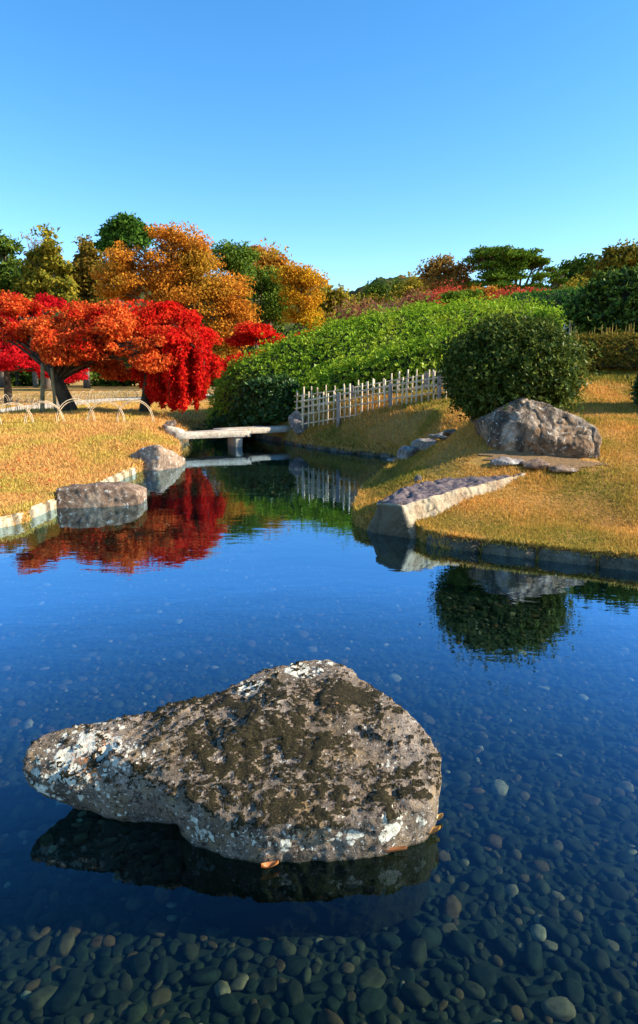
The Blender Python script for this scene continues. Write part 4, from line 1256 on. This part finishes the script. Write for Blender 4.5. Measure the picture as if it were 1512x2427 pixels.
def cone_blobs(cx, top, bot, hw, k=16):
    out_ = []
    for t in np.linspace(0.04, 1, k):
        y = top + (bot - top) * t
        w = hw * (t ** 0.75)
        for s in ((-.55, .55) if t > 0.25 else (0,)):
            out_.append((cx + s * w + random.uniform(-.12, .12) * w, y + random.uniform(-4, 4), w * .5 + 4, (bot - top) / k * 1.0, random.uniform(-.6, .6)))
    return out_
G = 'trees along the far lawn'
bg_tree('cedar_tree', 'olive cedar with a pointed top, tallest of the two conical cedars', 46, cone_blobs(112, 550, 730, 66), 20000, .30, M['cedar'], .25, .45, droop=.5, per=40)
bg_tree('cedar_tree', 'browner blunt-topped cedar beside the dark pine', 49, cone_blobs(205, 568, 730, 52, 14), 17000, .30, M['cedar2'], .25, .45, droop=.5, per=40)
bg_tree('evergreen_tree', 'dark evergreen at the left border behind the crimson maple', 52, [(15, 600, 38, 36), (45, 640, 34, 30), (-25, 620, 50, 45), (20, 670, 50, 30), (-10, 710, 60, 30), (60, 690, 36, 30), (-60, 660, 60, 50)], 18000, .36, M['ever'], .3, .8)
bg_tree('bare_tree', 'pale leafless tree top between dark evergreen and pointed cedar', 53, [(82, 570, 22, 18), (75, 600, 20, 22), (95, 590, 14, 16)], 500, .16, M['brown'], .2, .5, sub=26, bark='bark_grey')
bg_tree('pine_tree', 'dark pine rising above the big golden tree', 60, [(300, 540, 42, 10), (262, 552, 22, 9), (330, 548, 26, 9), (285, 566, 40, 11), (255, 580, 24, 9), (300, 528, 24, 8), (310, 580, 36, 12), (345, 560, 16, 8), (270, 600, 30, 14), (255, 640, 30, 30)], 14000, .34, M['pine'], .28, .7, flat=.5, base_px=290)
bg_tree('golden_tree', 'huge spreading golden-brown tree behind the maples', 42, [(400, 575, 50, 28), (340, 590, 50, 30), (450, 600, 50, 36), (300, 625, 45, 34), (390, 630, 70, 40), (500, 650, 50, 42), (540, 700, 48, 44), (450, 690, 70, 44), (330, 680, 60, 36), (280, 680, 40, 34), (510, 760, 56, 44), (570, 735, 26, 40), (540, 815, 34, 34), (420, 740, 70, 34), (260, 640, 20, 30), (530, 850, 30, 26), (410, 556, 30, 12)],
        80000, .17, M['zelk'], .42, .75, sub=6, base_px=400, per=110, shell=.25, flat=.6)
bg_tree('evergreen_tree', 'green evergreen right of the golden tree, darkest of that slope', 50, [(530, 610, 40, 24), (570, 625, 40, 28), (600, 660, 40, 34), (620, 700, 42, 40), (655, 720, 40, 40), (640, 760, 45, 34), (590, 740, 40, 40), (680, 745, 22, 34), (540, 650, 40, 30), (640, 680, 24, 24)], 40000, .2, M['ever2'], .3, .75, per=90, shell=.3)
bg_tree('orange_tree', 'orange-leaved tree crown above the green evergreen', 56, [(640, 630, 34, 20), (660, 655, 28, 22), (615, 612, 18, 10), (600, 603, 16, 8), (690, 650, 22, 16)], 9000, .28, M['orange'], .22, .7, sub=8)
bg_tree('yellow_tree', 'bright yellow tree next to the valley gap', 47, [(715, 655, 34, 22), (700, 690, 30, 30), (740, 670, 20, 20), (725, 725, 32, 30), (735, 760, 26, 24), (700, 745, 20, 26), (690, 650, 14, 14)], 16000, .17, M['yellow'], .2, .6, per=80, shell=.25)
bg_tree('yellowgreen_tree', 'yellow-green tree in the valley right of the yellow tree', 60, [(775, 715, 30, 24), (800, 710, 26, 20), (760, 745, 30, 26), (815, 740, 24, 24), (790, 690, 8, 10)], 8000, .34, M['yg'], .2, .7)
bg_tree('evergreen_tree', 'small round dark evergreen on the skyline of the valley', 95, [(900, 688, 24, 16), (885, 700, 20, 14), (915, 705, 24, 14)], 3500, .4, M['ever'], .3, 1.0)
bg_tree('conifer_tree', 'small pointed dark conifer on the skyline of the valley', 96, cone_blobs(944, 657, 715, 18, 8), 2600, .4, M['ever'], .2, .7)
bg_tree('evergreen_tree', 'grey-green trees filling the valley below the distant hill', 85, [(860, 715, 30, 16), (960, 700, 30, 18), (985, 680, 24, 16), (930, 715, 30, 14), (840, 730, 20, 16), (1000, 700, 20, 20)], 6000, .4, M['yg'], .25, 1.0)
CH = [(830, 745, 40, 22), (880, 735, 45, 22), (935, 725, 45, 22), (990, 715, 45, 20), (1040, 705, 40, 18), (1085, 700, 30, 14)]
CL = ['leftmost rosy', 'second rosy', 'third rosy', 'fourth rosy', 'reddest', 'last rosy']
for k_, (cx_, cy_, rx_, ry_) in enumerate(CH):
    red = k_ >= 3
    lab = ['twiggy grey-rose cherry tree nearest the yellow tree', 'twiggy rose-brown cherry tree next to the grey-rose one', 'twiggy cherry tree below the dark skyline conifer', 'thinly leaved reddish cherry tree above the mound crest',
           'bright red cherry tree above the mound crest', 'red cherry tree beside the cloud-pruned pine'][k_]
    Yk = 36 + k_ * 0.8
    bg_tree('cherry_tree', lab, Yk, [(cx_, cy_, rx_ * .8, ry_), (cx_ - rx_ * .5, cy_ + 8, rx_ * .5, ry_ * .8), (cx_ + rx_ * .5, cy_ + 6, rx_ * .5, ry_ * .8), (cx_, cy_ + 26, rx_, ry_)], 1800 if not red else 3600, .13, M['cherry_red'] if k_ >= 4 else M['cherry'], .12, .45, sub=26, bark='twig_red', shell=.3, per=20, group='cherry trees behind the mound')
bg_tree('brown_tree', 'yellow-brown thin-crowned tree left of the big pine', 48, [(1050, 640, 26, 20), (1085, 650, 34, 22), (1030, 662, 30, 18), (1100, 670, 26, 16), (1055, 622, 14, 10), (1065, 680, 40, 14)], 9000, .22, M['brown'], .2, .55, sub=10)
bg_tree('pine_tree', 'broad flat-crowned pine with dark layered pads on the right skyline', 46, [(1180, 595, 52, 12), (1140, 608, 34, 10), (1225, 605, 40, 12), (1190, 615, 60, 12), (1270, 622, 36, 11), (1295, 612, 22, 8), (1150, 632, 30, 10), (1240, 630, 50, 12), (1205, 650, 50, 14), (1300, 642, 34, 14), (1320, 665, 26, 18), (1270, 660, 36, 16), (1165, 665, 34, 14), (1230, 682, 60, 12), (1300, 690, 40, 12)], 34000, .2, M['pine2'], .34, .6, flat=.3, base_px=1215, sub=6, shell=.15, per=120)
bg_tree('evergreen_tree', 'dark evergreen between the flat pine and the bronze tree', 52, [(1365, 640, 26, 18), (1395, 640, 30, 18), (1350, 665, 24, 20), (1390, 675, 36, 20)], 9000, .34, M['ever'], .25, .7, sub=5)
bg_tree('bronze_tree', 'bronze-green tree with yellow patches at the right border', 44, [(1470, 615, 40, 22), (1440, 640, 36, 22), (1490, 645, 40, 24), (1460, 675, 50, 24), (1520, 620, 36, 24), (1540, 670, 40, 36), (1420, 660, 20, 20)], 17000, .26, leaf_mat('bronze_leaf', [(0.093, 0.098, 0.0132), (0.155, 0.14, 0.0198), (0.2635, 0.182, 0.022)], 0.3, 0, [(0.36, 0.2, 0.025), (0.42, 0.25, 0.03)], .35, .56, .64), .3, .55)
bg_tree('cloud_pine', 'small cloud-pruned pine pad peeking over the mound crest', 33, [(1088, 702, 34, 7), (1115, 694, 20, 6), (1065, 708, 18, 5)], 3500, .13, M['pine2'], .1, .3, flat=.4, base_px=1090, shell=.3)
bg_tree('yellow_tree', 'small yellow-orange tree behind the mound crest', 37, [(1145, 695, 22, 12), (1160, 688, 14, 10)], 2200, .15, M['orange'], .1, .4)
for lab, cx_ in (('low red shrub behind the mound nearest the yellow-orange tree', 1205), ('low red shrub under the flat-crowned pine', 1265), ('low red shrub at the end of the row toward the conical shrub', 1320)):
    bg_tree('red_shrub', lab, 36, [(cx_ - 15, 704, 24, 10), (cx_ + 18, 703, 24, 9)], 2200, .13, M['cherry_red'] if cx_ != 1320 else M['cherry'], .08, .35, sub=14, bark='twig_red', shell=.3, group='red shrubs behind the mound')
bg_tree('conical_shrub', 'grey-green conical shrub under the dark evergreen', 34, cone_blobs(1365, 668, 712, 24, 7), 3000, .13, M['yg'], .1, .35)
# far belt closing the lawn on the left
for k_, (cx_, cy_, lab) in enumerate([(40, 880, 'dark evergreen thicket across the far lawn behind the prop poles'), (260, 875, 'dark evergreen thicket across the far lawn behind the orange maple'), (450, 870, 'dark evergreen thicket across the far lawn behind the weeping maple'), (-180, 860, 'dark evergreen thicket across the far lawn beyond the left border'), (640, 860, 'dark evergreen thicket between weeping maple and far scarlet maple')]):
    bg_tree('evergreen_thicket', lab, 58, [(cx_ - 70, cy_ - 10, 60, 40), (cx_, cy_ - 25, 60, 50), (cx_ + 70, cy_ - 5, 60, 40), (cx_, cy_ + 15, 110, 22), (cx_ - 30, cy_ - 80, 70, 60), (cx_ + 40, cy_ - 70, 60, 50)], 9000, .5, M['ever'], .25, .9)

# ------------------------------------------------------------------ grass
def grass(name, label, n, region_fn, hgt, wid, lm):
    P = region_fn(n)
    n = len(P)
    z = height(P[:, 0], P[:, 1]) - 0.004
    base = np.column_stack([P, z])
    Yd = P[:, 1:2]
    sh_ = shore_dist(P[:, 0], P[:, 1])
    d = norm(np.column_stack([rng.normal(0, .7, (n, 2)), np.ones(n)]))
    w = norm(np.cross(d, rand_dirs(n)))
    sc = (0.5 + 0.95 * rng.random((n, 1)) ** 1.5) * (1 + 0.5 * np.clip(1 - sh_[:, None] / .15, 0, 1)) * np.clip(Yd / 7.0, 0.85, 2.0)
    hh = hgt * sc * (0.8 + 0.35 * vnoise(np.column_stack([P * 2.2, 0 * z])))[:, None]
    V = np.empty((n, 3, 3))
    V[:, 0] = base - w * wid * sc
    V[:, 1] = base + w * wid * sc
    V[:, 2] = base + d * hh
    o = link(name, mesh_np(name, V.reshape(-1, 3), [np.arange(n * 3).reshape(-1, 3)]), lm)
    o['kind'] = 'stuff'
    return tag(o, label, 'grass')
M['grass'] = leaf_mat('dry_grass', [(0.3, 0.14, 0.04), (0.66, 0.37, 0.09), (0.82, 0.52, 0.18), (0.68, 0.29, 0.10)], 0.35, 0, [(0.26, 0.2, 0.035), (0.56, 0.4, 0.08), (0.76, 0.55, 0.14)], 1.1, 0.44, 0.62)
M['grass_g'] = leaf_mat('greener_grass', [(0.26, 0.16, 0.035), (0.56, 0.32, 0.06), (0.7, 0.4, 0.095), (0.68, 0.28, 0.065), (0.8, 0.52, 0.17)], 0.35, 0, [(0.11, 0.12, 0.02), (0.26, 0.23, 0.035), (0.5, 0.36, 0.07)], 0.75, 0.43, 0.62)
def reg(x0, x1, y0, y1, left):
    def f(n):
        out_ = []
        got = 0
        while got < n:
            k = n * 2
            y = y0 / (1 - rng.random(k) * (1 - y0 / y1))
            x = rng.uniform(x0, x1, k)
            ok = np.abs(x) < y * 0.54 + 0.6
            x, y = x[ok], y[ok]
            s = shore_dist(x, y)
            ok = s > -0.03
            if left:
                ok &= (path_dist(x, y) > 0.95)
            else:
                ok &= ~((np.abs((x - 2.45 + (y - 7.1) * .1) / .75) ** 2 + ((y - 7.12) / .17) ** 2) < 1)
                ok &= ~((y > np.interp(x, [-.5, 0, 2.5, 5], [13.9, 14.2, 13.6, 14.2])))
            ok &= rng.random(len(x)) < np.clip(0.95 + 0.75 * fbm(np.column_stack([x, y, 0 * x]), 1.7, 4, 6), 0.25, 1)
            x, y = x[ok], y[ok]
            out_.append(np.column_stack([x, y]))
            got += len(x)
        return np.vstack(out_)[:n]
    return f
grass('lawn_grass', 'short dry golden grass of the sunny lawn round the maples', 240000, reg(-11, -1.6, 6.0, 24, True), .05, .0045, M['grass'])
grass('bank_grass', 'short yellow-green grass of the bank round the round bush', 290000, reg(-0.9, 8, 4.6, 14, False), .044, .0040, M['grass_g'])

# bare soil at the foot of the standing stone
rr_, tt_ = np.meshgrid(np.linspace(0.02, 1, 8), np.linspace(0, 2 * math.pi, 40, endpoint=False), indexing='ij')
wob_ = 1 + 0.12 * np.sin(tt_ * 5 + 1) + 0.08 * np.sin(tt_ * 9)
sx_ = 2.5 + rr_ * wob_ * .66 * np.cos(tt_)
sy_ = 7.14 - (sx_ - 2.45) * .1 + rr_ * wob_ * .12 * np.sin(tt_)
sz_ = height(sx_.ravel(), sy_.ravel()) + 0.012
m, nt, out = new_mat('bare_soil')
p = wpos(nt)
n2 = noise_tex(nt, 40, 6, 0.75, p)
bsdf(nt, out, ramp(nt, n2, [(0.3, (0.12, 0.07, 0.035)), (0.7, (0.3, 0.19, 0.095))]), 0.95, bump(nt, n2, 0.8, 0.02), 0.1)
structure(link('soil', mesh_np('soil', np.column_stack([sx_.ravel(), sy_.ravel(), sz_]), [quad_grid(8, 40, True)], True), m))
def litter(n, fn):
    P = fn(n)
    z = height(P[:, 0], P[:, 1]) + rng.uniform(.015, .045, len(P))
    B = np.column_stack([P, z])
    Nn = np.tile([[0, 0, 1.0]], (len(P), 1))
    o = link('fallen_leaves', leaf_mesh('fallen_leaves', *leaves_at(B, Nn, .045, .032, 2.0, 0)), leaf_mat('litter_leaf', [(0.5, 0.03, 0.015), (0.45, 0.12, 0.03), (0.3, 0.12, 0.04), (0.55, 0.3, 0.08)], .3))
    o['kind'] = 'stuff'
    tag(o, 'scattered red and brown fallen leaves on the sunny lawn near the maples', 'leaves')
litter(1500, reg(-9, -1.8, 7.0, 20, True))

# ------------------------------------------------------------------ pebbles on the pond bed
m, nt, out = new_mat('pebble')
oi = nt.nodes.new('ShaderNodeObjectInfo')
ge = nt.nodes.new('ShaderNodeNewGeometry')
rr = math_n(nt, 'FRACT', math_n(nt, 'ADD', oi.outputs['Random'], ge.outputs['Random Per Island']))
PC = [(0.0, (0.012, 0.019, 0.013)), (0.3, (0.026, 0.032, 0.02)), (0.5, (0.015, 0.024, 0.017)), (0.64, (0.055, 0.042, 0.022)), (0.76, (0.026, 0.03, 0.02)), (0.83, (0.16, 0.075, 0.035)), (0.89, (0.06, 0.06, 0.033)), (0.965, (0.15, 0.085, 0.05)), (1.0, (0.42, 0.28, 0.19))]
c = ramp(nt, rr, PC)
tcn = nt.nodes.new('ShaderNodeNewGeometry').outputs['Position']
c = mix(nt, 0.8, c, ramp(nt, noise_tex(nt, 30, 5, 0.7, tcn), [(0.3, 0.3), (0.65, 1.3)]), 'MULTIPLY')
bsdf(nt, out, c, 0.8, None, 0.2)
M['pebble'] = m
def pebble_shape(seed, sub):
    bm = bmesh.new()
    bmesh.ops.create_icosphere(bm, subdivisions=sub, radius=0.5)
    g = np.random.default_rng(seed)
    sc = np.array([1.0, g.uniform(.5, .9), g.uniform(.28, .5)])
    for v in bm.verts:
        p_ = np.array(v.co)
        p_ = p_ * (1 + 0.26 * fbm(p_[None], 2.2, 2, seed)[0])
        p_ = np.sign(p_) * np.abs(p_ * 2) ** 0.88 / 2
        v.co = Vector(p_ * sc)
    me = bpy.data.meshes.new('pebble')
    bm.to_mesh(me)
    bm.free()
    me.polygons.foreach_set('use_smooth', np.ones(len(me.polygons), bool))
    me.materials.append(M['pebble'])
    return me
pts = []
cell = {}
def try_add(x, y, r):
    k = (int(x / .12), int(y / .12))
    for a in (-1, 0, 1):
        for b in (-1, 0, 1):
            for (qx, qy, qr) in cell.get((k[0] + a, k[1] + b), ()):
                if (qx - x) ** 2 + (qy - y) ** 2 < (0.72 * (qr + r)) ** 2:
                    return
    cell.setdefault(k, []).append((x, y, r))
    pts.append((x, y, r))
for _ in range(130000):
    y = 0.75 * (11.5 / 0.75) ** random.random()
    x = random.uniform(-1, 1) * (y * 0.56 + 1.3)
    r = random.choice((.014, .017, .02, .023, .026, .03, .034, .042))
    try_add(x, y, r)
A = np.array(pts)
sd = shore_dist(A[:, 0], A[:, 1])
A = A[sd < -0.06]
vis = (A[:, 1] > 0.95) & (np.abs(A[:, 0]) < 0.54 * np.hypot(A[:, 1], 1.8) * 1.0)
key = np.where(vis, A[:, 2] / np.hypot(A[:, 1], 1.8) ** 1.0, -1) * np.where(A[:, 1] < 2.6, 1, .5)
order = np.argsort(-key)
PM = [pebble_shape(s, 3) for s in range(10)]
for k_ in order[:290]:
    x, y, r = A[k_]
    o = bpy.data.objects.new('pebble', PM[k_ % 10])
    COL.objects.link(o)
    o.parent = pond_bed
    s = r * 2.15
    o.location = (x, y, BED + s * random.uniform(-.06, .17))
    o.rotation_euler = (random.uniform(-.35, .35), random.uniform(-.35, .35), random.uniform(0, 6.28))
    o.scale = (s, s, s)
PL = []
for s in range(16):
    me = pebble_shape(50 + s, 2 if s < 8 else 1)
    PL.append((np.array([v.co[:] for v in me.vertices]), np.array([p_.vertices[:] for p_ in me.polygons])))
    bpy.data.meshes.remove(me)
VV, FF, nn_ = [], [], 0
for i_, k_ in enumerate(order[290:]):
    x, y, r = A[k_]
    v, f = PL[k_ % 8 + (0 if i_ < 3000 else 8)]
    a = random.uniform(0, 6.28)
    R = np.array([[math.cos(a), -math.sin(a), 0], [math.sin(a), math.cos(a), random.uniform(-.3, .3)], [0, random.uniform(-.3, .3), 1]])
    s = r * 2.15
    VV.append(v @ R.T * s + np.array([x, y, BED + s * random.uniform(-.08, .17)]))
    FF.append(f + nn_)
    nn_ += len(v)
o = link('pebble_bed', mesh_np('pebble_bed', np.vstack(VV), [np.vstack(FF)], True), M['pebble'], pond_bed)
o['kind'] = 'stuff'

# fallen leaves afloat by the boulder
def floating_leaf(label, p0, L, W, rot, col, tilt=0.1):
    nL = 9
    bm = bmesh.new()
    rows = []
    for k_ in range(nL):
        t = k_ / (nL - 1)
        w = W * math.sin(math.pi * min(1, t * 1.02)) ** 0.7 * (1 - .25 * t) + 0.001
        rows.append([bm.verts.new((L * (t - .5), s * w * .5, 0.004 + 0.012 * abs(s) + tilt * L * (t - .5) ** 2)) for s in (-1, -.5, 0, .5, 1)])
    for a, b in zip(rows[:-1], rows[1:]):
        for k_ in range(4):
            bm.faces.new((a[k_], a[k_ + 1], b[k_ + 1], b[k_]))
    me = bpy.data.meshes.new('fallen_leaf')
    bm.to_mesh(me)
    bm.free()
    me.polygons.foreach_set('use_smooth', np.ones(len(me.polygons), bool))
    o = link('fallen_leaf', me, leaf_mat('fallen_leaf', [col, col], .3, .03))
    o.location = (p0[0], p0[1], 0.004)
    o.rotation_euler = (0, 0, rot)
    tag(o, label, 'leaf')
floating_leaf('pale orange leaf afloat at the right end of the lichen boulder', at_z(1024, 1980, 0), .062, .03, .35, (0.6, 0.3, 0.07), .6)
floating_leaf('yellow leaf tip stuck to the boulder just above the orange leaf', at_z(1040, 1948, 0), .04, .024, .6, (0.6, 0.36, 0.1), .6)
floating_leaf('rust-orange leaf afloat under the mossy front of the boulder', at_z(640, 2062, 0), .055, .022, .3, (0.55, 0.2, 0.05), .6)
floating_leaf('long brown leaf lying along the waterline of the boulder', at_z(932, 2024, 0), .09, .014, .12, (0.4, 0.16, 0.06), .2)
